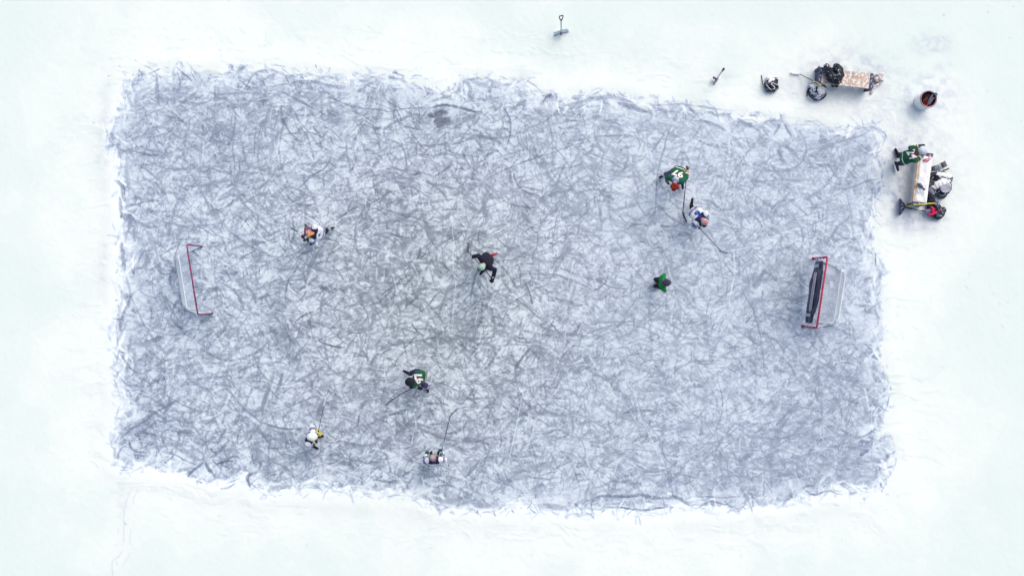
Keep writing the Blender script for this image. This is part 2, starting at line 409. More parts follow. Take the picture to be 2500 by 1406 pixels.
MARKS = [([(548,1120),(575,1112),(588,1118)],6,.95),([(540,1136),(562,1146)],5,.9),([(520,1120),(535,1140),(541,1150)],6,.95),([(556,1100),(572,1128)],5,.85),([(478,1120),(500,1118)],4,.85),([(585,1085),(600,1070)],6,.85),([(470,1098),(490,1092)],5,.8),([(598,1140),(615,1128),(636,1122)],5,.8),([(430,1150),(455,1142)],6,.7),([(560,1175),(590,1168)],4,.8),([(690,1150),(730,1140)],7,.75),([(520,1060),(540,1052)],7,.8),
 ([(382,185),(386,260)],14,.8),([(434,167),(468,198)],6,.95),([(436,176),(442,215)],5,.8),([(650,211),(710,208)],5,.9),([(708,204),(760,200),(842,221)],11,.85),
 ([(681,224),(720,242),(808,286)],8,.9),([(689,175),(704,208)],5,.95),([(632,206),(655,188),(678,180)],4,.85),([(340,338),(366,318),(392,312),(424,325),(496,375)],9,.8),
 ([(342,338),(372,338),(403,325)],5,.8),([(473,471),(512,450),(564,442)],10,.75),([(356,390),(398,411),(434,416),(548,403)],9,.75),([(301,448),(304,492)],15,.95),
 ([(571,338),(572,411)],6,.85),([(590,338),(598,380),(610,416)],8,.8),([(310,230),(322,255),(340,280)],12,.7),([(330,255),(345,225),(365,215)],12,.6),
 ([(405,330),(440,295),(400,262)],4,.8),([(560,170),(566,160),(572,175)],9,.95),([(585,170),(600,160)],10,.7),([(610,176),(640,196),(620,210)],5,.7),
 ([(408,205),(430,210),(455,215)],10,.7),([(520,235),(560,250),(575,275),(590,292)],8,.8),([(500,225),(550,232),(600,228)],7,.8),([(635,330),(655,300),(668,345),(660,380)],8,.7),
 ([(800,237),(878,266),(966,271),(1050,262)],3.2,1.0),([(1046,263),(1099,260),(1172,278)],10,1.15),([(1050,250),(1102,234)],11,.95),([(935,320),(969,299),(1008,284)],9,.9),
 ([(1020,300),(1046,262)],4,1.0),([(1135,197),(1150,215),(1145,240)],12,.75),([(1150,196),(1200,215)],16,.7),([(1195,225),(1205,200)],10,.75),([(1221,250),(1242,286),(1247,318),(1239,354)],6,.95),
 ([(1242,273),(1289,245)],10,.85),([(1125,328),(1205,338)],11,.8),([(847,346),(849,401),(865,435)],8,.8),([(956,341),(982,362),(992,396),(995,432)],6,.85),
 ([(1047,380),(1110,379),(1177,383)],7,.95),([(894,468),(946,440),(1023,435)],8,.8),([(1047,445),(1112,460),(1148,435)],7,.85),([(1172,448),(1242,414),(1346,372),(1452,341)],3.4,.95),
 ([(1040,282),(1095,278)],20,1.1),([(1055,298),(1102,296)],22,1.05),([(1065,312),(1085,300)],18,.95),
 ([(1330,245),(1344,232),(1340,240)],8,1.0),([(1318,258),(1336,238)],4,.9),([(1255,360),(1300,340)],11,.7),([(960,176),(990,186)],6,.9),([(872,196),(905,200)],6,.75),
 ([(1400,253),(1448,244),(1496,240),(1548,252)],14,.75),([(1505,252),(1545,262),(1582,274)],16,.95),([(1579,257),(1688,257),(1797,275)],6,.8),([(1590,262),(1640,274)],12,.8),
 ([(1725,272),(1745,276)],9,.9),([(1828,282),(1850,284)],8,.85),([(1714,295),(1752,308),(1774,324)],12,.85),([(1784,334),(1819,366)],12,.75),([(1800,290),(1858,321)],9,.85),
 ([(1918,306),(1931,336)],11,.85),([(1947,311),(1963,340),(1970,366),(1957,394),(1925,417),(1880,417),(1840,400)],9,.8),([(1918,356),(1957,391)],10,.8),
 ([(1890,330),(1910,298)],8,.8),([(1992,366),(2056,346),(2104,334),(2132,316)],9,.75),([(2027,465),(2072,463),(2104,449),(2149,436)],7,.8),([(2066,471),(2078,532),(2085,600)],8,.75),
 ([(1400,346),(1464,334),(1541,329)],4,.85),([(1400,545),(1432,519),(1442,494)],9,.85),([(1405,485),(1420,470),(1464,465),(1515,476)],7,.8),([(1960,505),(2008,506),(2018,530),(1975,552)],4,.8),
 ([(1842,487),(1860,530),(1865,552)],7,.75),([(1864,551),(1910,576)],8,.8),([(1608,503),(1643,535),(1701,561)],5,.85),([(1590,342),(1650,345)],9,.7),([(1535,400),(1580,450),(1590,470)],7,.6),
 ([(1700,470),(1716,540),(1760,560)],5,.6),([(1830,600),(1800,590),(1750,595)],6,.6),([(1730,575),(1762,600),(1790,640)],4,.6),
 ([(294,480),(298,533)],10,.9),([(314,520),(328,551),(327,592)],18,.85),([(300,588),(305,664)],10,.9),([(311,676),(322,722)],7,.8),([(322,722),(300,779),(294,821)],11,.9),
 ([(322,722),(337,765),(365,804),(428,819),(476,802)],7,.8),([(371,662),(371,708),(384,744)],4,.8),([(544,574),(541,548),(561,531)],5,.75),([(430,523),(456,537),(524,537)],13,.7),
 ([(385,668),(420,668)],6,.85),([(382,728),(396,720),(404,742)],14,.8),([(398,714),(422,765),(442,785)],7,.8),([(394,560),(398,620),(412,668)],5,.75),([(362,560),(364,540)],8,.8),
 ([(291,1076),(320,1048),(365,1019),(413,985),(470,965)],10,.9),([(297,923),(314,940),(350,945)],9,.95),([(293,864),(314,894),(337,911)],9,.9),([(337,1051),(348,1090)],6,1.0),
 ([(341,1050),(384,1066)],6,.95),([(317,1073),(325,1099),(356,1108)],7,1.0),([(405,925),(399,965),(372,984)],9,.85),([(670,917),(650,970),(638,1019)],13,.9),([(695,903),(672,985)],11,.85),
 ([(561,883),(541,945)],10,.75),([(547,945),(598,997),(632,1031)],9,.85),([(632,1031),(684,1045),(745,1048)],6,1.0),([(718,934),(755,917),(792,897)],11,.85),([(837,968),(837,942),(869,917),(890,880)],9,.8),
 ([(459,1166),(468,1150),(500,1126)],9,1.0),([(512,1118),(536,1103),(556,1080),(562,1072)],10,.95),([(504,1124),(509,1141),(521,1156)],10,.95),([(486,1096),(500,1106)],6,.8),([(528,1132),(569,1122)],10,1.1),([(513,1092),(533,1106)],6,1.05),
 ([(356,1096),(413,1088),(475,1088)],12,.75),([(413,1105),(456,1125),(489,1137)],5,.95),([(533,1084),(553,1042)],10,.9),([(600,1060),(626,1058)],30,.8),([(604,1082),(622,1050),(634,1034)],10,.8),
 ([(626,1154),(606,1164),(613,1192)],11,1.0),([(482,1170),(498,1180)],6,.95),([(538,1192),(560,1188),(574,1178)],7,1.05),([(650,1200),(680,1190),(714,1190)],15,.8),([(616,1096),(620,1138)],7,.95),
 ([(638,1128),(632,1148)],8,.95),([(783,1108),(840,1116),(900,1133)],4,.95),([(652,1088),(682,1096)],8,.85),([(640,1150),(690,1120)],9,.7),([(798,1059),(846,1019)],10,.75),
 ([(760,965),(800,984),(806,990)],10,.9),([(800,992),(835,972)],5,.7),([(380,1010),(410,1020)],13,.9),([(570,1000),(600,1002)],12,.9),([(485,1030),(530,1028)],14,.8),([(340,1000),(372,978)],6,.8),
 ([(400,960),(470,1000),(540,1005)],3.5,.8),([(450,1025),(540,990),(600,985)],4,.85),([(640,1020),(720,985),(790,965)],4,.85),([(372,1028),(450,1030),(480,1028)],4,.9),
 ([(1123,883),(1135,917),(1163,937),(1203,948)],8,.8),([(927,1099),(955,1065)],18,.8),([(850,1084),(893,1086),(924,1082)],9,.85),([(964,1031),(992,1047)],14,.85),
 ([(1026,1048),(1083,1071)],14,.85),([(1089,1082),(1143,1110)],14,.8),([(1005,1010),(1020,965)],10,.8),([(918,1173),(947,1179),(964,1173)],8,.95),([(1058,1191),(1086,1187),(1106,1190)],5,.85),
 ([(1050,1216),(1120,1228),(1235,1236)],20,.68),([(1310,1234),(1405,1238)],20,.68),([(1399,1225),(1422,1250)],7,.95),([(1292,1243),(1312,1256)],4,.95),
 ([(1445,1246),(1445,1227),(1462,1213),(1505,1210),(1552,1214)],8,.95),([(1470,1240),(1550,1243)],5,.85),([(1456,1133),(1485,1130),(1533,1096)],8,.75),([(1473,1088),(1502,1110)],14,.75),
 ([(1234,1042),(1288,985)],12,.7),([(1152,1050),(1163,1088),(1205,1108),(1277,1102)],7,.65),([(890,975),(910,940),(935,945)],9,.75),([(900,1010),(940,980),(945,950)],10,.7),
 ([(1500,1213),(1557,1210),(1642,1216)],10,.95),([(1500,1238),(1557,1244),(1628,1236)],7,.95),([(1560,1224),(1620,1226)],5,.8),([(1642,1208),(1664,1220),(1686,1236)],10,.95),([(1500,1172),(1560,1184)],11,.85),
 ([(2024,917),(2069,923),(2114,944)],15,.8),([(1990,885),(2008,885),(2045,900)],9,.75),([(1952,877),(1984,923),(2012,945)],10,.75),([(1913,1071),(1955,1048),(1990,995)],11,.75),
 ([(2018,1014),(2041,985),(2063,962)],12,.7),([(1836,1065),(1898,1071),(1944,1059)],9,.8),([(1804,1127),(1842,1105)],15,.85),([(1753,1199),(1813,1176),(1870,1150),(1895,1102)],5,.75),
 ([(1622,1065),(1619,1102),(1637,1130),(1671,1145)],4,.85),([(1745,1102),(1765,1065)],9,.8),([(1699,1204),(1716,1214),(1813,1213)],5,.9),([(1682,1233),(1705,1240),(1740,1225),(1815,1247)],4,.95),
 ([(1835,1202),(1839,1240)],7,.85),([(1910,1234),(1928,1212),(1944,1196)],10,.8),([(1961,1190),(1984,1210),(2018,1201),(2060,1206)],5,.95),([(2100,1071),(2126,1054),(2140,1040)],6,.95),
 ([(1963,1188),(1990,1183)],5,.9),([(2100,1112),(2124,1096)],8,1.05),([(2120,1110),(2150,1130)],14,.7),([(1860,1210),(1868,1175),(1885,1205)],3.5,.85),([(1700,1060),(1740,1040),(1770,1040)],8,.6),
 ([(1870,690),(1895,665),(1908,685)],6,.6),([(1808,700),(1835,750),(1850,795),(1862,850)],5,.85),([(1700,760),(1730,775),(1745,770)],9,.7),([(1605,905),(1618,950),(1640,965)],8,.7),
 ([(900,600),(925,610),(945,585)],12,.75),([(1045,560),(1062,585)],14,.75),([(940,545),(980,535),(1010,548)],10,.75),([(1000,520),(1030,510)],8,.8),([(1130,505),(1170,515)],12,.8),([(1090,575),(1115,583)],14,.85),
 ([(855,690),(870,665)],11,.85),([(860,705),(900,720)],10,.8),([(920,640),(935,620),(925,680)],12,.75),([(1010,720),(1040,700)],14,.8),([(1000,830),(1060,850),(1090,845)],8,.75),
 ([(750,745),(830,720),(890,735)],6,.6),([(560,885),(640,890),(700,880)],6,.65),([(240,745),(240,745.5)],2,.2),
 ([(240,1198),(236,1202)],2,.1),
]
for mk in MARKS:
    poly_mark(mk[0], mk[1], mk[2] * .95, .74)
WHITE = [([(850,587),(889,601),(928,611),(992,633),(1037,647),(1088,660)],2.6),([(1110,494),(1106,533),(1106,587),(1110,700),(1104,830)],2.2),([(1548,940),(1563,1008),(1594,1082),(1608,1130),(1614,1173)],2.4),
 ([(1802,965),(1833,1014)],4),([(1795,600),(1793,660),(1780,760)],4),([(1640,608),(1700,613),(1765,615),(1850,600)],2.6),([(1100,690),(1055,705)],7),([(990,620),(995,640)],5),([(1785,655),(1802,665)],12),
 ([(1032,560),(1045,585)],12),([(1335,255),(1370,258)],14),([(1270,1218),(1262,1240)],16),([(1160,255),(1168,275)],9),([(1130,1060),(1040,985)],2.2),([(1715,290),(1800,420)],2.2),([(905,1180),(760,1120)],3),
 ([(600,1010),(635,1040)],10),([(620,1100),(600,1150)],5),([(2110,945),(2118,1000)],9),([(1560,1195),(1615,1190)],13),([(410,470),(430,500)],16),([(660,600),(600,540)],5),([(1680,950),(1560,990)],3),([(1290,880),(1240,1150)],2.2)]
for pts, w in WHITE:
    poly_mark(pts, w * .85, .03, .5)
V = warp(V, .6, 5, 3, 30, 951)

# --- tint of the ice: greyer and warmer in the middle, bluer near the ends
WARM = np.exp(-(((CU - 1060) / 430) ** 2 + ((CV - 760) / 420) ** 2)) * .9 + .1 * np.exp(-(((CU - 1080) / 60) ** 2 + ((CV - 290) / 40) ** 2))

# --- snow: shovelled banks (brighter, fresher), trodden places (greyer), flecks and tracks
bank = np.clip(1 - smooth(40, 330, -SD + (fbm(NY, NX, 150, 3, 401) - .5) * 420), 0, 1)
bank = bank * .8 + .2 * smooth(.47, .56, fbm(NY, NX, 60, 6, 431)) * smooth(-300, -60, SD)
RIDGE = warp(vnoise(NY, NX, 70, 12, 741) * .6 + vnoise(NY, NX, 26, 6, 743) * .4, 3, 9, 26, 70, 751)
RIDGE = smooth(.55, .66, RIDGE * .6 + fbm(NY, NX, 24, 4, 747) * .4) * np.clip(1 - smooth(30, 190, -SD), 0, 1)
bq = bank + (fbm(NY, NX, 36, 5, 761) - .5) * .35
bank = .35 * bank + .65 * (np.floor(bq * 4) + smooth(.75, 1.0, bq * 4 - np.floor(bq * 4))) / 4 - RIDGE * .28
trod = np.zeros((NY, NX), np.float32)
UUc, VVc = CU, CV
tr = np.zeros(CU.shape, np.float32)
for (bu, bv, ru, rv, am) in [(2065,185,115,62,.8),(1985,215,70,45,.6),(2262,240,75,60,.75),(2120,260,90,40,.4),(2200,400,38,90,1.0),(2195,480,38,60,1.0),(2250,440,90,120,.45),(2240,540,80,28,.8),
        (2230,345,90,36,.5),(1883,205,38,32,.45),(1757,190,26,26,.3),(1368,82,34,20,.35),(2275,110,50,28,.45),(2300,165,30,14,.3),(255,330,16,120,.35),(2100,800,40,300,.05),
        (250,650,14,60,.25),(300,1230,12,60,.22),(1400,110,120,60,.08),(1560,140,260,60,.06)]:
    tr = np.maximum(tr, am * np.exp(-(((CU - bu) / ru) ** 2 + ((CV - bv) / rv) ** 2) ** 1.3))
trn = fbm(NY, NX, 14, 4, 501)
trod = upsample(tr, k8) * (0.45 + 1.3 * smooth(.36, .66, trn)) 
SV = V
V = trod.astype(np.float32) * .62                 # reuse the painters on the snow's own layer
for (pts, w, tg) in [([(322,1188),(316,1205),(307,1232),(303,1265),(303,1330)],3.2,.65),([(337,1196),(328,1214),(327,1232)],3.2,.55),([(303,1340),(290,1358),(275,1372),(277,1406),(276,1430)],3.2,.65),
        ([(306,1275),(307,1283)],9,.7),([(320,1290),(318,1330)],2.6,.45),([(290,1288),(289,1300)],2.4,.55),([(318,1350),(300,1380)],2.4,.45),([(286,1368),(288,1380)],3,.5),([(284,1328),(286,1333)],5,.45),
        ([(2300,40),(2308,37)],7,.8),([(2410,33),(2414,30)],8,.8),([(2473,18),(2476,19)],4,.8),([(2463,94),(2466,97)],5,.7),([(2260,118),(2264,112),(2272,102)],9,.5),([(2300,90),(2306,98)],7,.5),
        ([(2408,226),(2412,224)],5,.8),([(2490,300),(2494,296)],5,.8),([(2355,700),(2365,705)],3,.6),([(2420,716),(2424,720)],3,.5),([(2458,738),(2464,741)],4,.8),([(2482,717),(2484,720)],3.4,.6),
        ([(2443,795),(2450,800)],4,.7),([(2434,741),(2442,743)],3,.45),([(2365,665),(2369,672)],2.6,.4),([(2365,680),(2369,663)],2.4,.3),([(2320,610),(2322,620)],2.6,.35),([(2286,576),(2288,584)],3,.35),
        ([(226,303),(234,301)],5,.8),([(263,186),(268,190)],7,.8),([(262,188),(280,184)],3,.5),([(330,147),(334,152)],4,.7),([(540,138),(544,134)],5,.8),([(360,155),(378,162),(388,156)],12,.55),([(290,160),(296,168)],8,.5),
        ([(462,138),(463,142)],4,.6),([(480,163),(490,166)],6,.5),([(1964,246),(1968,245)],4,.9),([(2140,515),(2152,528),(2148,530)],3,.9),([(2128,528),(2152,556)],3,.8),([(2136,520),(2141,520)],3,.6),
        ([(2175,860),(2178,864)],3.4,.7),([(2168,965),(2186,960)],3.2,.7),([(2160,1207),(2170,1205)],3,.7),([(2032,1231),(2050,1234)],3,.7),([(1942,1232),(1944,1234)],6,.9),([(240,915),(262,928)],4,.5),
        ([(1105,1245),(1120,1248)],3,.3),([(1210,1280),(1260,1286)],3,.2),([(1380,1288),(1440,1296)],3,.22),([(640,1232),(760,1240)],6,.22),([(900,75),(1100,130),(1200,140)],5,.12),([(1130,185),(1300,160)],4,.12),
        ([(780,60),(960,90)],7,.1),([(1330,150),(1480,130),(1540,150)],6,.14),([(1220,60),(1300,80),(1340,40)],5,.1),([(880,1300),(980,1320)],5,.12),([(530,1262),(560,1258)],3,.22),([(540,1308),(556,1306)],3,.4)]:
    poly_mark(pts, w, tg, .8, streak=.2)
for _ in range(260):                                # small crumbs and stick scratches all over the snow
    u, v = rng.uniform(-40, 2540), rng.uniform(-40, 1440)
    ii = int((u - U0) / CELL); jj = int((v - V0) / CELL)
    if SD[jj, ii] > -25 or u < 230: continue
    paint(*arc_from(u, v, rng.uniform(3, 15), rng.uniform(0, 3.1), 60), rng.uniform(1.5, 3.2), rng.uniform(.15, .6), .6, streak=0)
def trail(pts, n, w=5.5, dark=.5, spread=5):
    p = np.array(pts, float); seg = np.hypot(*(p[1:] - p[:-1]).T); cum = np.concatenate([[0], np.cumsum(seg)])
    for i in range(n):
        t = cum[-1] * (i + rng.uniform(-.3, .3)) / n; t = min(max(t, 0), cum[-1] - .01)
        k = int(np.searchsorted(cum, t, side='right') - 1); f = (t - cum[k]) / seg[k]
        q = p[k] + (p[k + 1] - p[k]) * f; d = (p[k + 1] - p[k]) / seg[k]; sd_ = spread * (1 if i % 2 else -1)
        u, v = q[0] - d[1] * sd_ + rng.normal(0, 2), q[1] + d[0] * sd_ + rng.normal(0, 2)
        paint(*arc_from(u, v, rng.uniform(16, 24), math.atan2(d[1], d[0]) + rng.normal(0, .25), 300), w * rng.uniform(.8, 1.2), dark * rng.uniform(.6, 1.1), .75, hard=.8, taper=.4, streak=.3, seed=int(rng.integers(1e6)))
for _ in range(5):
    j = lambda: rng.normal(0, 12)
    trail([(2040 + j(), 235 + j()), (2120 + j(), 255 + j()), (2180 + j(), 300 + j()), (2205 + j(), 370 + j())], 13, dark=.42)
    trail([(2140 + j(), 240 + j()), (2225 + j(), 262 + j())], 6, dark=.4)
    trail([(2262 + j(), 275 + j()), (2245 + j(), 320 + j()), (2225 + j(), 345 + j())], 6, dark=.4)
    trail([(2190 + j(), 380 + j()), (2192 + j(), 470 + j()), (2215 + j(), 535 + j())], 10, dark=.45)
    trail([(1900 + j(), 235 + j()), (1985 + j(), 250 + j()), (2080 + j(), 270 + j())], 9, dark=.3)
    trail([(2178 + j(), 400 + j()), (2150 + j() * .4, 470 + j())], 5, dark=.4)
TROD = np.clip(V, 0, 1.2)
V = SV
ICE = np.clip(V, 0, 1.25)

# height: snow lies a little over the ice, banks rise, trodden snow is rough
HN = fbm(NY, NX, 70, 5, 601) - .5
HF = fbm(NY, NX, 9, 3, 621) - .5
snowy = 1 - smooth(0.0, .35, ICE)
berm = np.exp(-((SD + 30) / 22) ** 2) * .018 * (0.5 + NB2)
HGT = (.004 * (1 - np.clip(ICE, 0, 1)) + (1 - E) * (.012 + HN * .016 + HF * .004 + berm + RIDGE * .006) + TROD * (1 - E) * (HF * .03 - .006)).astype(np.float32)

# which coarse blocks belong to the rink
blk = ((ICE * (SD > -45)).reshape(NYC, SUB, NXC, SUB).max(axis=(1, 3)) > .10) & (SD.reshape(NYC, SUB, NXC, SUB).max(axis=(1, 3)) > -26)
inner = SD.reshape(NYC, SUB, NXC, SUB).max(axis=(1, 3)) > 0
RM = blk | inner
for _ in range(2):                                 # close single-cell holes
    s = RM.astype(int)
    nb = np.zeros_like(s); nb[1:-1, 1:-1] = s[:-2, 1:-1] + s[2:, 1:-1] + s[1:-1, :-2] + s[1:-1, 2:]
    RM = RM | (nb >= 3)
    RM = RM & ~((nb <= 1) & ~inner)

WARMF = upsample(WARM.astype(np.float32), k8)

def grid_mesh(name, mask_cells, step):
    """quads for every cell in the mask; step = fine cells per quad; corner height and colour sampled from the common field"""
    ny, nx = mask_cells.shape
    vi = np.arange((ny + 1) * (nx + 1)).reshape(ny + 1, nx + 1)
    J, I = np.nonzero(mask_cells)
    f = np.stack([vi[J, I], vi[J + 1, I], vi[J + 1, I + 1], vi[J, I + 1]], 1)
    used = np.zeros(vi.size, bool); used[f.ravel()] = True
    remap = np.cumsum(used) - 1
    f = remap[f]
    jj, ii = np.divmod(np.nonzero(used)[0], nx + 1)
    fj = np.clip(jj * step, 0, NY - 1); fi = np.clip(ii * step, 0, NX - 1)
    u = U0 + ii * step * CELL; v = V0 + jj * step * CELL
    co = np.stack([(u - 1250) / PXM, (703 - v) / PXM, HGT[fj, fi]], 1).astype(np.float32)
    me = bpy.data.meshes.new(name)
    me.vertices.add(len(co)); me.vertices.foreach_set('co', co.ravel())
    n = len(f)
    me.loops.add(n * 4); me.loops.foreach_set('vertex_index', f.ravel().astype(np.int32))
    me.polygons.add(n); me.polygons.foreach_set('loop_start', np.arange(0, n * 4, 4, dtype=np.int32))
    me.update(calc_edges=True)
    at = me.attributes.new('cover', 'FLOAT_COLOR', 'POINT')
    c = np.stack([ICE[fj, fi], WARMF[fj, fi], np.clip(bank, 0, 1)[fj, fi], TROD[fj, fi]], 1).astype(np.float32)
    at.data.foreach_set('color', c.ravel())
    return me

def ground_material():
    m = bpy.data.materials.new('ice_and_snow'); m.use_nodes = True
    t = m.node_tree; b = t.nodes['Principled BSDF']
    N = t.nodes.new; Lk = t.links.new
    a = N('ShaderNodeAttribute'); a.attribute_name = 'cover'
    sp = N('ShaderNodeSeparateColor'); Lk(a.outputs['Color'], sp.inputs[0])
    tc = N('ShaderNodeTexCoord')
    def noise_(scale, detail=3, rough=.6, vec=None):
        n = N('ShaderNodeTexNoise'); n.inputs['Scale'].default_value = scale; n.inputs['Detail'].default_value = detail
        n.inputs['Roughness'].default_value = rough; Lk(vec or tc.outputs['Object'], n.inputs['Vector']); return n.outputs['Fac']
    def math_(op, x, y, clamp=False):
        n = N('ShaderNodeMath'); n.operation = op; n.use_clamp = clamp
        for i, s in enumerate((x, y)):
            if isinstance(s, (int, float)): n.inputs[i].default_value = s
            else: Lk(s, n.inputs[i])
        return n.outputs[0]
    def mix(f, A, B):
        n = N('ShaderNodeMix'); n.data_type = 'RGBA'
        if isinstance(f, (int, float)): n.inputs['Factor'].default_value = f
        else: Lk(f, n.inputs['Factor'])
        for k, s in (('A', A), ('B', B)):
            if isinstance(s, tuple): n.inputs[k].default_value = (*s, 1)
            else: Lk(s, n.inputs[k])
        return n.outputs['Result']
    g1 = noise_(46, 5, .85); g2 = noise_(7, 3)
    ice = sp.outputs[0]
    # grain of shaved ice
    gi = math_('ADD', math_('MULTIPLY', math_('SUBTRACT', g1, .5), 1.1), math_('MULTIPLY', math_('SUBTRACT', g2, .5), .12))
    ice2 = math_('ADD', ice, math_('MULTIPLY', gi, math_('MULTIPLY', ice, 1.6, True)), True)
    def ramp(cols):
        r = N('ShaderNodeValToRGB'); Lk(ice2, r.inputs[0])
        e = r.color_ramp.elements
        for i, (p, c) in enumerate(cols):
            if i < 2: el = e[i]; el.position = p
            else: el = e.new(p)
            el.color = (*[x * ICE_GAIN for x in rgb(*c)], 1)
        return r.outputs[0]
    cool = ramp([(0.0, SNOW_BANK), (1.0, (80,95,120)), (.10, (229,243,249)), (.34, (205,220,235)), (.6, (164,179,200)), (.82, (118,132,155))])
    warm = ramp([(0.0, SNOW_BANK), (1.0, (78,89,98)), (.10, (228,243,245)), (.34, (204,218,226)), (.6, (155,168,178)), (.82, (106,118,127))])
    icec = mix(math_('MULTIPLY', sp.outputs[1], 1.0, True), cool, warm)
    far = tuple(x * ICE_GAIN for x in rgb(*SNOW_FAR)); bankc = tuple(x * ICE_GAIN for x in rgb(*SNOW_BANK)); trc = tuple(x * ICE_GAIN for x in rgb(180,191,217))
    gs = noise_(30, 4, .8)
    n3 = noise_(.55, 5, .6)
    snow = mix(math_('ADD', sp.outputs[2], math_('MULTIPLY', math_('SUBTRACT', n3, .5), .12), True), far, bankc)
    snow = mix(math_('MULTIPLY', a.outputs['Alpha'], .8, True), snow, trc)
    sc = N('ShaderNodeVectorMath'); sc.operation = 'SCALE'; Lk(snow, sc.inputs[0])
    Lk(math_('ADD', .955, math_('MULTIPLY', gs, .08)), sc.inputs['Scale']); snow = sc.outputs[0]
    f = N('ShaderNodeMapRange'); f.inputs['From Min'].default_value = 0; f.inputs['From Max'].default_value = .1
    Lk(ice, f.inputs['Value'])
    c = mix(f.outputs[0], snow, icec)
    Lk(c, b.inputs['Base Color'])
    rr = N('ShaderNodeMapRange'); rr.inputs['From Min'].default_value = .3; rr.inputs['From Max'].default_value = 1.0
    rr.inputs['To Min'].default_value = .85; rr.inputs['To Max'].default_value = .38
    Lk(ice2, rr.inputs['Value']); Lk(rr.outputs[0], b.inputs['Roughness'])
    b.inputs['Specular IOR Level'].default_value = .3
    bp = N('ShaderNodeBump'); bp.inputs['Strength'].default_value = .35; bp.inputs['Distance'].default_value = .006
    Lk(noise_(45, 3, .7), bp.inputs['Height']); Lk(bp.outputs[0], b.inputs['Normal'])
    return m

ICE_GAIN = 0.93
SNOW_BANK = (244, 253, 250)
SNOW_FAR = (229, 245, 241)
gm = ground_material()
RMf = np.repeat(np.repeat(RM, SUB, 0), SUB, 1)
ice_o = link('ice_rink', grid_mesh('ice_rink', RMf, 1), gm); tag(ice_o, kind='structure')
snow_o = link('snow_ground', grid_mesh('snow_ground', ~RM, SUB), gm); tag(snow_o, kind='structure')

def far_snow():
    """the snowfield beyond the modelled ground, out to the horizon"""
    x0, y0 = (U0 - 1250) / PXM, (703 - V0) / PXM
    x1, y1 = (U0 + NX * CELL - 1250) / PXM, (703 - (V0 + NY * CELL)) / PXM
    bm = bmesh.new()
    rings = []
    for k, s in enumerate((0, 6, 30, 150, 900)):
        ring = []
        for (ax, ay, bx, by) in ((x0-s, y0+s, x1+s, y0+s), (x1+s, y0+s, x1+s, y1-s), (x1+s, y1-s, x0-s, y1-s), (x0-s, y1-s, x0-s, y0+s)):
            for i in range(16):
                t = i / 16
                ring.append(bm.verts.new((ax + (bx - ax) * t, ay + (by - ay) * t, .012 if k == 0 else .012 + random.uniform(-.1, .1) * (k - .5))))
        rings.append(ring)
    n = len(rings[0])
    for a, b in zip(rings, rings[1:]):
        for i in range(n):
            bm.faces.new((a[i], b[i], b[(i + 1) % n], a[(i + 1) % n]))
    bmesh.ops.recalc_face_normals(bm, faces=bm.faces)
    me = bpy.data.meshes.new('snow_field'); bm.to_mesh(me); bm.free()
    at = me.attributes.new('cover', 'FLOAT_COLOR', 'POINT'); at.data.foreach_set('color', np.zeros(len(me.vertices) * 4, np.float32))
    o = link('snow_field', me, gm); tag(o, kind='structure')
    if me.polygons[0].normal.z < 0: me.flip_normals()
far_snow()
del SV, GR, NB, NB2, HN, HF, snowy, berm

# ------------------------------------------------------------------ solid modelling helpers
def add_box(bm, c, size, rot=None):
    m = Matrix.Translation(c) @ (rot.to_4x4() if rot is not None else Matrix.Identity(4)) @ Matrix.Diagonal((*size, 1))
    return bmesh.ops.create_cube(bm, size=1.0, matrix=m)['verts']

def frame_from(d, up=Vector((0, 0, 1))):
    d = d.normalized()
    if abs(d.dot(up)) > .98: up = Vector((1, 0, 0))
    x = up.cross(d).normalized(); y = d.cross(x).normalized()
    return x, y, d

def add_tube(bm, pts, radii, n=8, cap=True, flat=1.0, up=Vector((0, 0, 1))):
    """swept tube through points; flat squashes it along its second axis"""
    pts = [Vector(p) for p in pts]
    if isinstance(radii, (int, float)): radii = [radii] * len(pts)
    rings = []
    for i, p in enumerate(pts):
        d = (pts[min(i + 1, len(pts) - 1)] - pts[max(i - 1, 0)])
        x, y, _ = frame_from(d, up)
        rings.append([bm.verts.new(p + x * (math.cos(a) * radii[i]) + y * (math.sin(a) * radii[i] * flat)) for a in [2 * math.pi * k / n for k in range(n)]])
    for a, b in zip(rings, rings[1:]):
        for k in range(n):
            bm.faces.new((a[k], a[(k + 1) % n], b[(k + 1) % n], b[k]))
    if cap:
        bm.faces.new(rings[0][::-1]); bm.faces.new(rings[-1])

def add_capsule(bm, p0, r0, p1, r1, n=14):
    p0, p1 = Vector(p0), Vector(p1)
    d = p1 - p0
    if d.length < 1e-4: d = Vector((0, 0, 1e-4)); p1 = p0 + d
    x, y, z = frame_from(d)
    prof = []
    for k in range(5):
        a = math.pi / 2 * (k / 5); prof.append((p0 - z * (r0 * math.cos(a)), r0 * math.sin(a)))
    prof.append((p0, r0)); prof.append((p1, r1))
    for k in range(1, 6):
        a = math.pi / 2 * (k / 5); prof.append((p1 + z * (r1 * math.sin(a)), r1 * math.cos(a)))
    bot = bm.verts.new(prof[0][0]); top = bm.verts.new(prof[-1][0])
    rings = [[bm.verts.new(c + x * (math.cos(t) * r) + y * (math.sin(t) * r)) for t in [2 * math.pi * k / n for k in range(n)]] for c, r in prof[1:-1]]
    for k in range(n):
        bm.faces.new((bot, rings[0][(k + 1) % n], rings[0][k]))
        bm.faces.new((top, rings[-1][k], rings[-1][(k + 1) % n]))
    for a, b in zip(rings, rings[1:]):
        for k in range(n):
            bm.faces.new((a[k], a[(k + 1) % n], b[(k + 1) % n], b[k]))

def bm_mesh(bm, name):
    bmesh.ops.recalc_face_normals(bm, faces=bm.faces)
    me = bpy.data.meshes.new(name); bm.to_mesh(me); bm.free()
    return me

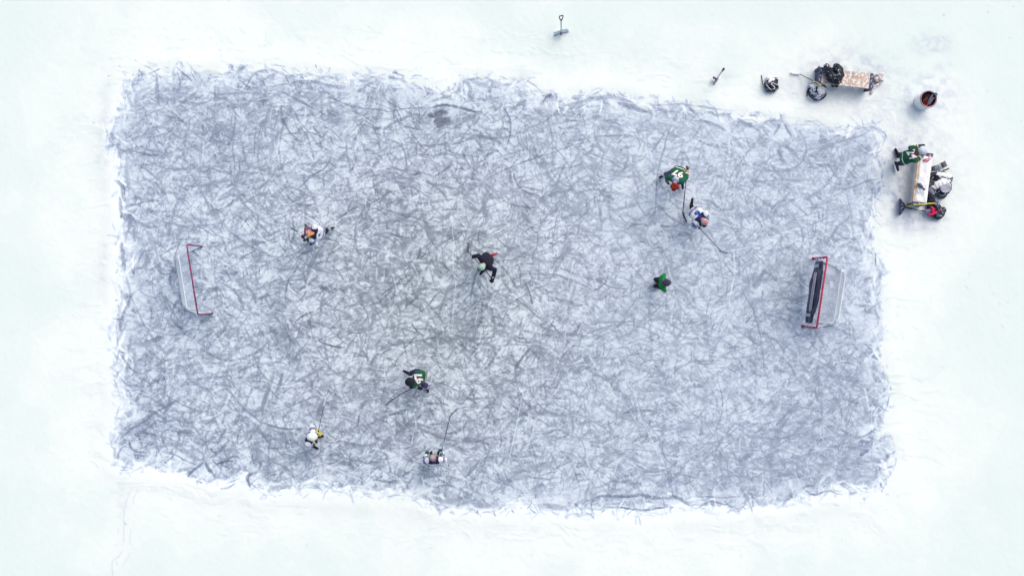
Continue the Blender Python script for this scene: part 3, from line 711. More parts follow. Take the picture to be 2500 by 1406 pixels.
def obj(name, bm, material, parent=None, smooth=False):
    return link(name, bm_mesh(bm, name), material, parent, smooth)

def fuse(name, segs, voxel, smooth_it=3):
    """one continuous skin over a set of tapered limbs (p0, r0, p1, r1)"""
    bm = bmesh.new()
    for s in segs: add_capsule(bm, s[0], s[1], s[2], s[3])
    me = bm_mesh(bm, 'tmp')
    o = bpy.data.objects.new('tmp', me); COL.objects.link(o)
    rm = o.modifiers.new('r', 'REMESH'); rm.mode = 'VOXEL'; rm.voxel_size = voxel; rm.adaptivity = 0
    sm = o.modifiers.new('s', 'SMOOTH'); sm.iterations = smooth_it; sm.factor = .5
    dg = bpy.context.evaluated_depsgraph_get()
    out = bpy.data.meshes.new_from_object(o.evaluated_get(dg)); out.name = name
    bpy.data.objects.remove(o); bpy.data.meshes.remove(me)
    return out

def paint_mesh(me, segs, colour_fn, wrinkle=0.0, seed=0):
    """colour every vertex by the limb it belongs to: colour_fn(segment tag, fraction along it, position)"""
    n = len(me.vertices)
    co = np.empty(n * 3, np.float32); me.vertices.foreach_get('co', co); co = co.reshape(n, 3)
    best = np.full(n, 1e9); idx = np.zeros(n, int); tt = np.zeros(n)
    for i, s in enumerate(segs):
        a = np.array(s[0]); d = np.array(s[2]) - a; l2 = d @ d + 1e-9
        t = np.clip(((co - a) @ d) / l2, 0, 1)
        dist = np.linalg.norm(co - a - t[:, None] * d, axis=1) - (s[1] + (s[3] - s[1]) * t)
        k = dist < best
        best[k] = dist[k]; idx[k] = i; tt[k] = t[k]
    col = np.ones((n, 4), np.float32)
    tags = [s[4] if len(s) > 4 else '' for s in segs]
    for v in range(n):
        col[v, :3] = colour_fn(tags[idx[v]], tt[v], co[v])
    at = me.attributes.new('Col', 'FLOAT_COLOR', 'POINT'); at.data.foreach_set('color', col.ravel())
    if wrinkle:
        nr = np.empty(n * 3, np.float32); me.vertices.foreach_get('normal', nr); nr = nr.reshape(n, 3)
        for v in range(n):
            p = Vector(co[v]) * 9 + Vector((seed * 3.7, 0, 0))
            co[v] += nr[v] * (mnoise.noise(p) * wrinkle + mnoise.noise(p * 2.7) * wrinkle * .5)
        me.vertices.foreach_set('co', co.ravel()); me.update()

M = dict(
    cloth=mat('cloth', (0, 0, 0), .85, attr=True, noise=.10, nscale=18, bump=.35, bscale=120),
    skin=mat('skin', rgb(204, 142, 138), .55, noise=.06, bump=.1),
    black=mat('black_fabric', rgb(16, 18, 30), .8, noise=.3, bump=.4),
    rubber=mat('black_rubber', rgb(16, 17, 24), .6, noise=.2),
    plastic_black=mat('black_plastic', rgb(18, 22, 30), .35, noise=.15),
    plastic_white=mat('white_plastic', rgb(216, 226, 226), .3, noise=.05, bump=.05),
    steel=mat('skate_steel', rgb(170, 175, 185), .25, metal=.9, noise=.1),
    navy=mat('navy_fabric', rgb(22, 26, 54), .8, noise=.25, bump=.4),
    white_paint=mat('white_print', rgb(236, 228, 232), .7, noise=.05, bump=0),
    blue_print=mat('blue_print', rgb(38, 70, 170), .7, noise=.05, bump=0),
    maroon=mat('maroon_fabric', rgb(90, 20, 58), .8),
    eye=mat('eye', rgb(20, 18, 18), .2, noise=0, bump=0),
    lips=mat('lips', rgb(170, 84, 84), .5, noise=0, bump=0),
)
C_GREEN = rgb(6, 84, 62); C_WHITE = rgb(222, 228, 236); C_NAVY = rgb(20, 26, 74); C_BLUE = rgb(36, 62, 158); C_BLACK = rgb(12, 12, 22)
C_RED = rgb(150, 22, 40); C_CREAM = rgb(222, 214, 190)

def ik(a, b, l1, l2, pole):
    """middle joint between a and b; the far end is pulled in when it is out of reach"""
    d = b - a; L = d.length
    mx = (l1 + l2) * .985
    if L > mx: b = a + d * (mx / L); d = b - a; L = mx
    z = d.normalized()
    p = (pole - z * pole.dot(z))
    p = p.normalized() if p.length > 1e-4 else frame_from(z)[0]
    x = (l1 * l1 - l2 * l2 + L * L) / (2 * L)
    h = math.sqrt(max(l1 * l1 - x * x, 0))
    return a + z * x + p * h, b

def hand_segs(wrist, d, palm_n, side, s, r=1.0, curl=1.0):
    """palm, four unequal fingers that bend twice, and a thumb from the side of the palm"""
    d = d.normalized(); n = (palm_n - d * palm_n.dot(d)).normalized(); w = n.cross(d) * side
    out = []
    for k in (-1, 0, 1):
        out.append((wrist + w * (.018 * k * s), .017 * r * s, wrist + d * (.085 * s) + w * (.026 * k * s), .016 * r * s, 'palm'))
    for k, L in zip((-1.5, -.5, .5, 1.5), (.066, .076, .072, .056)):
        p = wrist + d * (.088 * s) + w * (.020 * k * s)
        a1 = 1.0 * curl; a2 = 2.1 * curl; a3 = 2.9 * curl
        q1 = p + (d * math.cos(a1 * .6) + n * math.sin(a1 * .6)) * (L * .48 * s)
        q2 = q1 + (d * math.cos(a2) + n * math.sin(a2)) * (L * .34 * s)
        q3 = q2 + (d * math.cos(a3) + n * math.sin(a3)) * (L * .26 * s)
        out += [(p, .0105 * r * s, q1, .0098 * r * s, 'finger'), (q1, .0098 * r * s, q2, .009 * r * s, 'finger'), (q2, .009 * r * s, q3, .008 * r * s, 'finger')]
    b = wrist + d * (.03 * s) + w * (.03 * s)
    t1 = b + (d * .6 + w * .7 + n * .35).normalized() * (.042 * s)
    t2 = t1 + (d * .8 + n * .55 - w * .1).normalized() * (.034 * s)
    out += [(b, .014 * r * s, t1, .012 * r * s, 'thumb'), (t1, .012 * r * s, t2, .010 * r * s, 'thumb')]
    return out

def make_person(label, pelvis, neck, head, face, hands, feet, toes, jersey, pants, gloves, headwear, s=.91, axis=None,
                elbow=(None, None), knee=(None, None), number=None, skates=('rubber', 'rubber'), socks=None, hood=None, group='people out on the snow and ice'):
    """a dressed figure from the places its pelvis, neck, head, hands and feet have in the picture; side 0 = left, 1 = right"""
    face = Vector(face).normalized()
    spine = (neck - pelvis); sd = spine.normalized()
    fwd = Vector((face.x, face.y, 0)).normalized()
    ax = Vector(axis).normalized() if axis else Vector((0, 0, 1)).cross(fwd).normalized()     # towards the figure's left
    ax = (ax - sd * ax.dot(sd)).normalized()
    back = sd.cross(ax).normalized()
    front = -back
    if front.dot(Vector((0, 0, -1)) * .6 + fwd) < 0: back, front = front, back
    ua, fa, th, sh = .285 * s, .26 * s, .43 * s, .42 * s
    chest = pelvis + spine * .68
    shoulders, elbows, wrists, hips, knees, ankles = [], [], [], [], [], []
    for i, sg in enumerate((1, -1)):
        S = neck - sd * .065 * s + ax * (.185 * s * sg)
        pole = Vector(elbow[i]) if elbow[i] is not None else (ax * sg * .4 - fwd * .25 + Vector((0, 0, -1)))
        E, W = ik(S, hands[i], ua, fa, pole)
        shoulders.append(S); elbows.append(E); wrists.append(W)
        H = pelvis + ax * (.095 * s * sg) - sd * .03 * s
        pole = Vector(knee[i]) if knee[i] is not None else fwd + ax * sg * .15
        K, A = ik(H, feet[i], th, sh, pole)
        hips.append(H); knees.append(K); ankles.append(A)
    # --- the body: head, neck, trunk, limbs, hands in one skin
    B = []
    up_h = (head - neck).normalized()
    f = (face - up_h * face.dot(up_h) * .0)
    hu = (up_h - f * up_h.dot(f)); hu = hu.normalized() if hu.length > .05 else frame_from(f)[1]
    hr = f.cross(hu).normalized()
    hc = head
    B += [(hc + hu * .03 * s, .088 * s, hc - f * .02 * s + hu * .02 * s, .09 * s, 'head'), (hc + f * .02 * s, .074 * s, hc - hu * .07 * s + f * .035 * s, .052 * s, 'head'),
          (hc + f * .088 * s + hu * .01 * s, .009 * s, hc + f * .107 * s - hu * .022 * s, .014 * s, 'nose'),
          (hc + hr * .088 * s, .014 * s, hc + hr * .09 * s - hu * .03 * s, .012 * s, 'ear'), (hc - hr * .088 * s, .014 * s, hc - hr * .09 * s - hu * .03 * s, .012 * s, 'ear'),
          (neck - sd * .03 * s, .062 * s, hc - hu * .04 * s - f * .02 * s, .055 * s, 'neck')]
    for k in (-1, 1):
        B += [(pelvis + ax * .06 * s * k, .115 * s, chest + ax * .07 * s * k, .11 * s, 'trunk'), (chest + ax * .07 * s * k, .11 * s, neck - sd * .08 * s + ax * .08 * s * k, .085 * s, 'trunk')]
    for i in (0, 1):
        B += [(neck - sd * .04 * s, .06 * s, shoulders[i], .06 * s, 'trunk'), (shoulders[i], .055 * s, elbows[i], .042 * s, 'arm'), (elbows[i], .041 * s, wrists[i], .028 * s, 'arm'),
              (pelvis, .1 * s, hips[i], .095 * s, 'trunk'), (hips[i], .088 * s, knees[i], .056 * s, 'leg'), (knees[i], .055 * s, ankles[i], .038 * s, 'leg')]
        td = Vector(toes[i]).normalized()
        B += [(ankles[i], .038 * s, ankles[i] + td * .11 * s - Vector((0, 0, .05 * s)), .03 * s, 'foot')]
        hd = (wrists[i] - elbows[i]).normalized()
        B += hand_segs(wrists[i], hd, Vector((0, 0, -1)) - hd * .3 - ax * (.5 if i == 0 else -.5), 1 if i == 0 else -1, s)
    me = fuse('person', B, .0095, 2)
    root = link('person', me, M['skin'])
    tag(root, label, 'person', group)
    def child(name, segs, vox, fn, par=root, wr=0.0, it=3, material=None):
        m_ = fuse(name, segs, vox, it)
        paint_mesh(m_, segs, fn, wr, seed=len(_mats) + int(pelvis.x * 10))
        return link(name, m_, material or M['cloth'], par)
    # --- jersey: wide body and sleeves to the wrist
    J = []
    hem = pelvis - sd * .055 * s
    for k in (-1, 1):
        J += [(hem + ax * .075 * s * k, .130 * s, chest + ax * .085 * s * k, .130 * s, 'body'), (chest + ax * .085 * s * k, .130 * s, neck - sd * .09 * s + ax * .09 * s * k, .115 * s, 'chest')]
    for i in (0, 1):
        J += [(neck - sd * .07 * s, .09 * s, shoulders[i], .082 * s, 'yoke'), (shoulders[i], .082 * s, elbows[i], .068 * s, 'upper%d' % i), (elbows[i], .068 * s, wrists[i] - (wrists[i] - elbows[i]) * .06, .056 * s, 'fore%d' % i)]
    J += [(hem, .138 * s, chest, .132 * s, 'body'), (chest, .132 * s, neck - sd * .09 * s, .11 * s, 'chest')]
    J.append((neck - sd * .05 * s, .075 * s, neck + sd * .02 * s, .064 * s, 'collar'))
    jo = child('jersey', J, .0105, jersey, wr=.011, it=2)
    # --- trousers and socks
    Q = [(pelvis + ax * .05 * s - sd * .04 * s, .112 * s, pelvis - ax * .05 * s - sd * .04 * s, .112 * s, 'seat')]
    for i in (0, 1):
        Q += [(hips[i], .1 * s, knees[i], .074 * s, 'thigh%d' % i), (knees[i], .073 * s, ankles[i] + (knees[i] - ankles[i]) * .14, .066 * s, 'shin%d' % i)]
    child('trousers', Q, .012, pants, wr=.012)
    # --- gloves: rolled cuff, padded hand and fingers
    for i in (0, 1):
        g = gloves[i]
        hd = (wrists[i] - elbows[i]).normalized()
        G = hand_segs(wrists[i], hd, Vector((0, 0, -1)) - hd * .3 - ax * (.5 if i == 0 else -.5), 1 if i == 0 else -1, s * 1.08, 1.4)
        G.append((wrists[i] - hd * .09 * s, .062 * s, wrists[i] + hd * .01 * s, .05 * s, 'cuff'))
        child('glove', G, .0085, lambda tg, t, p, g=g: (g[1] if (tg == 'cuff' and .35 < t < .8) else g[0]), it=1)
    # --- skates
    for i in (0, 1):
        td = Vector(toes[i]); td = Vector((td.x, td.y, 0)).normalized(); a = ankles[i]
        sole = a.z - .075 * s
        heel = a - td * .05 * s; heel.z = sole; toe = a + td * .19 * s; toe.z = sole - .0
        S = [(a + (knees[i] - a).normalized() * .10 * s, .056 * s, a, .054 * s, 'boot'), (a, .054 * s, Vector((heel.x, heel.y, sole + .03 * s)), .042 * s, 'boot'),
             (a, .05 * s, Vector((toe.x, toe.y, sole + .03 * s)), .036 * s, 'toe'), (Vector((heel.x, heel.y, sole + .03 * s)), .038 * s, Vector((toe.x, toe.y, sole + .028 * s)), .036 * s, 'toe')]
        sc = skates[i]
        so = child('skate', S, .009, lambda tg, t, p, sc=sc: (sc[1] if tg == 'toe' and t > .55 else sc[0]), it=1)
        bm = bmesh.new(); x, y, z = frame_from(td)
        R = Matrix((td, x, Vector((0, 0, 1)))).transposed()
        mid = (heel + toe) / 2
        add_box(bm, Vector((mid.x, mid.y, sole - .012 * s)), (.23 * s, .012, .05 * s), R)
        add_box(bm, Vector((mid.x, mid.y, sole - .043 * s)), (.27 * s, .005, .02 * s), R)
        obj('skate_blade', bm, M['steel'], so)
    # --- face details: eyes and mouth in front of the head
    for k in (-1, 1):
        bm = bmesh.new()
        add_capsule(bm, hc + f * .083 * s + hr * .032 * s * k + hu * .008 * s, .0095 * s, hc + f * .085 * s + hr * .036 * s * k + hu * .008 * s, .009 * s, 8)
        obj('eye', bm, M['eye'], root, True)
    bm = bmesh.new(); add_capsule(bm, hc + f * .087 * s - hu * .055 * s - hr * .018 * s, .007 * s, hc + f * .087 * s - hu * .055 * s + hr * .018 * s, .007 * s, 8)
    obj('mouth', bm, M['lips'], root, True)
    headwear(root, hc, f, hu, hr, s, child)
    if hood: child('hood', [(neck + ax * .06 * s + sd * .01 + back * .03 * s, .055 * s, neck - ax * .06 * s + back * .03 * s, .055 * s, 'h'), (neck + back * .04 * s, .055 * s, neck - sd * .02 * s + back * .045 * s, .045 * s, 'h')], .011, lambda tg, t, p: hood, wr=.008)
    # --- number on the back
    if number:
        bvh = BVHTree.FromPolygons([v.co.copy() for v in jo.data.vertices], [tuple(p.vertices) for p in jo.data.polygons])
        for (txt, off, size, mt, bold, nm) in number:
            side = off[2] if len(off) > 2 else 0
            cu_ = bpy.data.curves.new('t', 'FONT'); cu_.body = txt; cu_.size = size; cu_.align_x = 'CENTER'; cu_.align_y = 'CENTER'; cu_.offset = bold; cu_.resolution_u = 3
            to = bpy.data.objects.new('t', cu_); COL.objects.link(to)
            tm = bpy.data.meshes.new_from_object(to.evaluated_get(bpy.context.evaluated_depsgraph_get())); bpy.data.objects.remove(to)
            bm = bmesh.new(); bm.from_mesh(tm)
            for _ in range(4):
                es = [e for e in bm.edges if e.calc_length() > .03]
                if not es: break
                bmesh.ops.subdivide_edges(bm, edges=es, cuts=1); bmesh.ops.triangulate(bm, faces=bm.faces)
            nrm = off[3] if len(off) > 3 else back
            nrm = Vector(nrm).normalized()
            upv = (sd - nrm * sd.dot(nrm)).normalized(); rt = upv.cross(nrm).normalized()
            o0 = pelvis + spine * off[0] + rt * off[1]
            for v in bm.verts:
                q = o0 + rt * v.co.x + upv * (v.co.y + side)
                hit = bvh.ray_cast(q + nrm * .6, -nrm)
                v.co = (hit[0] + hit[1] * 0 + nrm * .007) if hit[0] is not None else q
            obj(nm, bm, M[mt], jo)
    return root, dict(wrists=wrists, elbows=elbows, sd=sd, ax=ax, back=back)

# headwear builders -------------------------------------------------
def hw_curly(colour):
    def f_(root, hc, f, hu, hr, s, child):
        segs = []
        r = random.Random(3)
        for _ in range(46):
            d = Vector((r.gauss(0, 1), r.gauss(0, 1), r.gauss(0, 1))).normalized()
            if d.dot(f) > .45 and d.dot(hu) < .5: continue
            if d.dot(hu) < -.45: continue
            p = hc + hu * .03 * s + d * .105 * s
            segs.append((p, r.uniform(.018, .034) * s, p + Vector((r.uniform(-1, 1), r.uniform(-1, 1), r.uniform(-1, 1))) * .02, .02 * s, 'c%d' % (_ % 3)))
        segs.append((hc + hu * .035 * s - f * .02 * s, .103 * s, hc + hu * .03 * s, .1 * s, 'c0'))
        child('hair', segs, .0085, lambda tg, t, p: tuple(c * (1.0, .6, 1.35)[int(tg[1]) if len(tg) > 1 else 0] for c in colour), it=1, wr=.006)
    return f_
def hw_helmet(shell, trim, cage=None, brim=False):
    def f_(root, hc, f, hu, hr, s, child):
        top = hc + hu * .035 * s
        segs = [(top - f * .05 * s, .112 * s, top + f * .045 * s, .106 * s, 'shell'), (top + hr * .02 * s, .112 * s, top - hr * .02 * s, .112 * s, 'shell'),
                (hc - f * .07 * s - hu * .03 * s, .06 * s, hc - f * .05 * s, .075 * s, 'trim')]
        for k in (-1, 1): segs.append((hc + hr * .085 * s * k - hu * .03 * s, .03 * s, hc + hr * .09 * s * k + hu * .02 * s, .034 * s, 'trim'))
        h = child('helmet', segs, .0085, lambda tg, t, p: trim if tg == 'trim' else shell, it=2)
        bm = bmesh.new()
        for k in (-1, 0, 1):
            add_tube(bm, [top - f * (.14 * s) + hr * .045 * s * k + hu * .02 * s, top + hr * .045 * s * k + hu * .116 * s - f * .03 * s, top + f * (.13 * s) + hr * .045 * s * k + hu * .035 * s], .008 * s, 6)
        obj('helmet_ridge', bm, M['plastic_black'] if trim[0] < .2 else M['plastic_white'], h, True)
        if cage:
            bm = bmesh.new()
            for k in range(-3, 4):
                a = k * .32
                o_ = f * math.cos(a) * .15 * s + hr * math.sin(a) * .125 * s
                add_tube(bm, [hc + o_ + hu * .055 * s, hc + o_ * 1.06 - hu * .03 * s, hc + o_ * .85 - hu * .11 * s], .004, 5)
            for q in (.05, 0, -.05, -.1):
                add_tube(bm, [hc + f * math.cos(a) * .155 * s + hr * math.sin(a) * .13 * s + hu * q * s for a in np.linspace(-1.1, 1.1, 9)], .004, 5)
            obj('face_cage', bm, M[cage], h, True)
    return f_
def hw_beanie(main, brimc, pom=None, scarf=None):
    def f_(root, hc, f, hu, hr, s, child):
        t0 = hc + hu * .045 * s - f * .028 * s
        segs = [(t0, .104 * s, t0 + hu * .04 * s - f * .02 * s, .088 * s, 'hat')]
        for a in np.linspace(0, 2 * math.pi, 11)[:-1]:
            segs.append((hc + hu * .045 * s + f * math.cos(a) * .088 * s + hr * math.sin(a) * .086 * s - f * .012 * s, .02 * s, hc + hu * .07 * s + f * math.cos(a) * .086 * s + hr * math.sin(a) * .084 * s - f * .012 * s, .019 * s, 'brim'))
        h = child('hat', segs, .0085, lambda tg, t, p: brimc if tg == 'brim' else main, it=1, wr=.004)
        if pom is not None:
            q = t0 + hu * .15 * s - f * .05 * s
            child('pompom', [(q, .036 * s, q + hu * .012, .036 * s, 'p')], .0085, lambda tg, t, p: pom, par=h, wr=.007, it=1)
        if scarf is not None:
            sg = []
            n = 9
            for a in np.linspace(0, 2 * math.pi, n + 1)[:-1]:
                b_ = a + 2 * math.pi / n
                c0 = hc - hu * .115 * s - f * .0 * s
                sg.append((c0 + f * math.cos(a) * .085 * s + hr * math.sin(a) * .1 * s, .032 * s, c0 + f * math.cos(b_) * .085 * s + hr * math.sin(b_) * .1 * s, .032 * s, 's'))
            child('scarf', sg, .01, lambda tg, t, p: scarf, wr=.008)
    return f_
def hw_cap(main, brimc, disc=None):
    def f_(root, hc, f, hu, hr, s, child):
        t0 = hc + hu * .04 * s - f * .01 * s
        segs = [(t0, .102 * s, t0 + hu * .018 * s - f * .01 * s, .1 * s, 'hat')]
        for k in (-1, 0, 1):
            segs.append((hc + f * .07 * s + hu * .055 * s + hr * .045 * s * k, .016 * s, hc + f * (.165 - .02 * abs(k)) * s + hu * .045 * s + hr * .042 * s * k, .010 * s, 'brim'))
        for k in (-.5, .5):
            segs.append((hc + f * .07 * s + hu * .055 * s + hr * .045 * s * k, .016 * s, hc + f * .16 * s + hu * .045 * s + hr * .042 * s * k, .010 * s, 'brim'))
        child('cap', segs, .008, lambda tg, t, p: brimc if tg == 'brim' else main, it=1, wr=.003)
    return f_
def hw_short(colour, crown):
    def f_(root, hc, f, hu, hr, s, child):
        t0 = hc + hu * .032 * s - f * .022 * s
        segs = [(t0, .1 * s, t0 + f * .012 * s, .096 * s, 'hair'), (hc - f * .05 * s - hu * .03 * s, .06 * s, hc - f * .04 * s, .07 * s, 'hair')]
        child('hair', segs, .0085, lambda tg, t, p: colour if (Vector(p) - hc).dot(hu) < .105 * s or (Vector(p) - hc).dot(f) < -.07 * s else crown, it=1, wr=.004)
    return f_

def make_stick(label, butt, heel, blade_dir, shaft_c, blade_c, tape_c=(.02, .02, .02), two=None, group='hockey sticks', blade_len=.28, curve=.03):
    """shaft, taped grip and curved blade resting on its lower edge"""
    butt, heel = Vector(butt), Vector(heel)
    r = empty('hockey_stick', heel, label, 'hockey stick', group)
    d = (butt - heel); L = d.length; dn = d.normalized()
    bm = bmesh.new(); add_tube(bm, [heel, heel + dn * (L * .5), butt], .0110, 8, flat=.75)
    obj('shaft', bm, mat('stick_%02x%02x%02x' % tuple(int(c * 255) for c in shaft_c), shaft_c, .4, noise=.15), r, False)
    if two is not None:
        bm = bmesh.new(); add_tube(bm, [heel + dn * (L * two[0]), heel + dn * (L * two[1])], .0130, 8, flat=.8)
        obj('shaft_wrap', bm, mat('wrap_%02x%02x%02x' % tuple(int(c * 255) for c in two[2]), two[2], .5, noise=.15), r)
    bm = bmesh.new(); add_tube(bm, [butt - dn * .16, butt - dn * .01, butt + dn * .004], [.018, .018, .021], 8)
    obj('grip_tape', bm, mat('tape_%02x%02x%02x' % tuple(int(c * 255) for c in tape_c), tape_c, .8, noise=.2), r)
    bd = Vector(blade_dir); bd.z = 0; bd.normalize(); side = Vector((-bd.y, bd.x, 0))
    bm = bmesh.new(); n = 8; prev = None
    z0 = heel.z + .012
    for i in range(n + 1):
        t = i / n
        c = heel + bd * (blade_len * t - .01) + side * (curve * t * t)
        h = .062 * (1 - .18 * t) * (1 if t < .9 else .72); lo = heel.z - .012 if heel.z < .1 else heel.z - .03
        th = .007
        vs = [bm.verts.new(Vector((c.x, c.y, lo)) - side * th), bm.verts.new(Vector((c.x, c.y, lo)) + side * th), bm.verts.new(Vector((c.x, c.y, lo + h)) + side * (th + .014)), bm.verts.new(Vector((c.x, c.y, lo + h)) + side * (.014 - th))]
        if prev:
            for k in range(4): bm.faces.new((prev[k], prev[(k + 1) % 4], vs[(k + 1) % 4], vs[k]))
        else: bm.faces.new(vs[::-1])
        prev = vs
    bm.faces.new(prev)
    obj('blade', bm, mat('blade_%02x%02x%02x' % tuple(int(c * 255) for c in blade_c), blade_c, .6, noise=.2), r)
    return r

def stripes(main, bands):
    def g(t):
        for a, b, c in bands:
            if a <= t < b: return c
        return main
    return g

# ------------------------------------------------------------------ the players
def wild(extra=None):
    hem = stripes(C_GREEN, [(-1, .07, C_GREEN), (.07, .16, C_CREAM)])
    cuff = stripes(C_GREEN, [(.45, .60, C_CREAM), (.60, .74, C_RED), (.74, .88, C_CREAM), (.88, 1.1, C_GREEN)])
    def fn(tg, t, p):
        if tg == 'body': return hem(t)
        if tg.startswith('fore'): return cuff(t)
        if tg == 'collar': return rgb(120, 145, 190) if extra else C_GREEN
        return C_GREEN
    return fn
def leaf(yoke=C_NAVY):
    hem = stripes(C_WHITE, [(.03, .10, C_BLUE), (.13, .20, C_NAVY), (.24, .29, C_BLUE)])
    cuff = stripes(C_WHITE, [(.25, .38, C_BLUE), (.46, .60, C_NAVY), (.68, .78, C_BLUE)])
    def fn(tg, t, p):
        if tg == 'body': return hem(t)
        if tg.startswith('fore'): return cuff(t)
        if tg == 'yoke': return yoke if t < .72 else C_WHITE
        if tg == 'chest' and t > .86: return yoke
        if tg == 'chest' and t > .78: return C_BLUE
        if tg.startswith('upper') and t < .06: return C_WHITE
        if tg.startswith('upper') and .12 < t < .36: return C_BLUE
        if tg.startswith('upper') and .42 < t < .52: return C_NAVY
        if tg == 'collar': return rgb(120, 60, 92)
        return C_WHITE
    return fn
def plain(c, cuffc=None, sock=None, sockc=None):
    def fn(tg, t, p):
        if sock and tg.startswith('shin') and sock[0] < t < sock[1]: return sockc
        if cuffc and tg.startswith('fore') and t > .8: return cuffc
        return c
    return fn
BLK = (C_BLACK, C_BLACK); WHT = (rgb(190, 196, 214), rgb(30, 30, 44))
GRP = 'pond hockey players'

# green 97 with the red hair, bent forward towards the lower edge
r1, i1 = make_person('player in green jersey 97 with bushy red hair, bent over, no helmet',
    P(1657, 420, .93), P(1648, 442, 1.26), P(1647, 455, 1.37), (.0, -.75, -.66), [P(1678, 415, .98), P(1629, 444, .72)], [P(1666, 447, .10), P(1624, 426, .12)], [(.1, -1, 0), (-.9, -.5, 0)],
    wild(True), plain(rgb(88, 84, 120)), [(rgb(92, 84, 84), rgb(205, 190, 190)), (rgb(24, 24, 40), rgb(180, 175, 150))], hw_curly(rgb(128, 34, 26)),
    axis=(.95, -.25, 0), elbow=((.7, -.3, -.7), (-.1, .1, -1)), knee=((.1, -.6, -.5), (-.6, -.3, -.5)), skates=(BLK, WHT), hood=rgb(112, 140, 190), group=GRP,
    number=[('97', (.36, 0, 0, (.0, .25, .97)), .29, 'white_paint', .009, 'number'), ('IIIIIII', (.74, 0, 0, (.0, .1, .99)), .075, 'white_paint', .003, 'name_bar')])
make_stick('long red and black stick held by the red-haired green 97 player', P(1678, 410, 1.08), P(1667, 520, .02), (.25, -.9, 0), rgb(128, 40, 66), rgb(60, 60, 74), two=(.0, .45, rgb(46, 46, 66)))

# white 6, leaning to the right with one dark leg kicked out behind
r2, i2 = make_person('player in white jersey numbered 6 with one black leg stretched out behind',
    P(1698, 519, .95), P(1713, 535, 1.29), P(1721, 542, 1.42), (.75, -.62, -.25), [P(1722, 546, .92), P(1704, 551, .96)], [P(1712, 538, .10), P(1688, 501, .34)], [(.8, -.6, 0), (.2, 1, 0)],
    leaf(), plain(rgb(10, 10, 28)), [(rgb(16, 16, 36), rgb(40, 40, 60)), (rgb(24, 24, 44), rgb(40, 40, 60))], hw_short(rgb(176, 170, 166), rgb(206, 128, 140)),
    axis=(.62, .78, 0), elbow=((.6, .3, -.8), (-.3, -.5, -.8)), knee=(None, (.3, -.3, -1)), skates=(BLK, BLK), group=GRP,
    number=[('6', (.46, 0, 0, (-.3, .3, .9)), .27, 'blue_print', .012, 'number'), ('IIIIII', (.76, 0, 0, (-.25, .25, .93)), .06, 'blue_print', .002, 'name_bar')])
make_stick('thin dark stick reaching down right from the player in the white number 6 jersey', P(1703, 552, 1.02), P(1761, 613, .02), (.9, -.35, 0), rgb(104, 100, 122), rgb(176, 184, 198), blade_len=.2)

# striped white jersey with the bobble hat, looking up
r3, i3 = make_person('player looking up, orange scarf and grey-maroon bobble hat, striped white jersey',
    P(780, 570, .95), P(762, 570, 1.38), P(752, 566, 1.50), (-.3, -.22, .9), [P(757, 590, .95), P(739, 577, 1.0)], [P(752, 583, .10), P(799, 561, .16)], [(-1, -.3, 0), (.9, .3, 0)],
    leaf(rgb(18, 20, 64)), plain(rgb(16, 18, 38)), [(rgb(20, 56, 58), rgb(90, 20, 70)), (rgb(96, 28, 74), rgb(60, 20, 60))], hw_beanie(rgb(98, 84, 100), rgb(110, 60, 88), rgb(96, 62, 76), rgb(214, 158, 76)),
    axis=(-.25, -.95, -.15), elbow=((.3, -.4, -.8), (.1, .3, -.9)), knee=((-1, -.2, .2), (.1, -.2, -1)), skates=((rgb(26, 26, 36),) * 2, (rgb(160, 164, 182), rgb(40, 40, 52))), group=GRP,
    number=[('4', (.45, 0, 0, (.75, -.35, .55)), .2, 'blue_print', .003, 'number')])
make_stick('short white stick held across by the bobble-hat player on the left', P(760, 598, 1.0), P(727, 566, .30), (-.8, .6, 0), rgb(44, 92, 100), rgb(40, 42, 58), two=(.0, .45, rgb(206, 212, 218)), blade_len=.22)

# the dark figure at centre ice
r4, i4 = make_person('player all in black at centre ice with a pale mint cap and red rear skate',
    P(1190, 632, .92), P(1184, 644, 1.32), P(1177, 651, 1.44), (-.65, -.5, -.5), [P(1203, 680, .98), P(1155, 625, .78)], [P(1182, 658, .10), P(1196, 625, .30)], [(-.6, -.7, 0), (.9, .3, 0)],
    plain(rgb(12, 16, 44)), plain(rgb(12, 20, 72)), [(rgb(26, 28, 66), rgb(170, 176, 190)), (rgb(20, 22, 36), rgb(90, 96, 110))], hw_cap(rgb(160, 196, 178), rgb(112, 112, 108)),
    axis=(.62, -.75, 0), elbow=((.5, .1, -.7), (-.1, .4, -.8)), knee=((-.3, -.9, 0), (.1, -.2, -1)), skates=(BLK, (rgb(160, 14, 44), rgb(150, 60, 60))), hood=rgb(12, 14, 30), group=GRP)
make_stick('dark stick held across the body by the all-black player at centre ice', P(1205, 684, 1.12), P(1144, 614, .03), (.18, 1, 0), rgb(30, 32, 50), rgb(92, 94, 110), blade_len=.25)

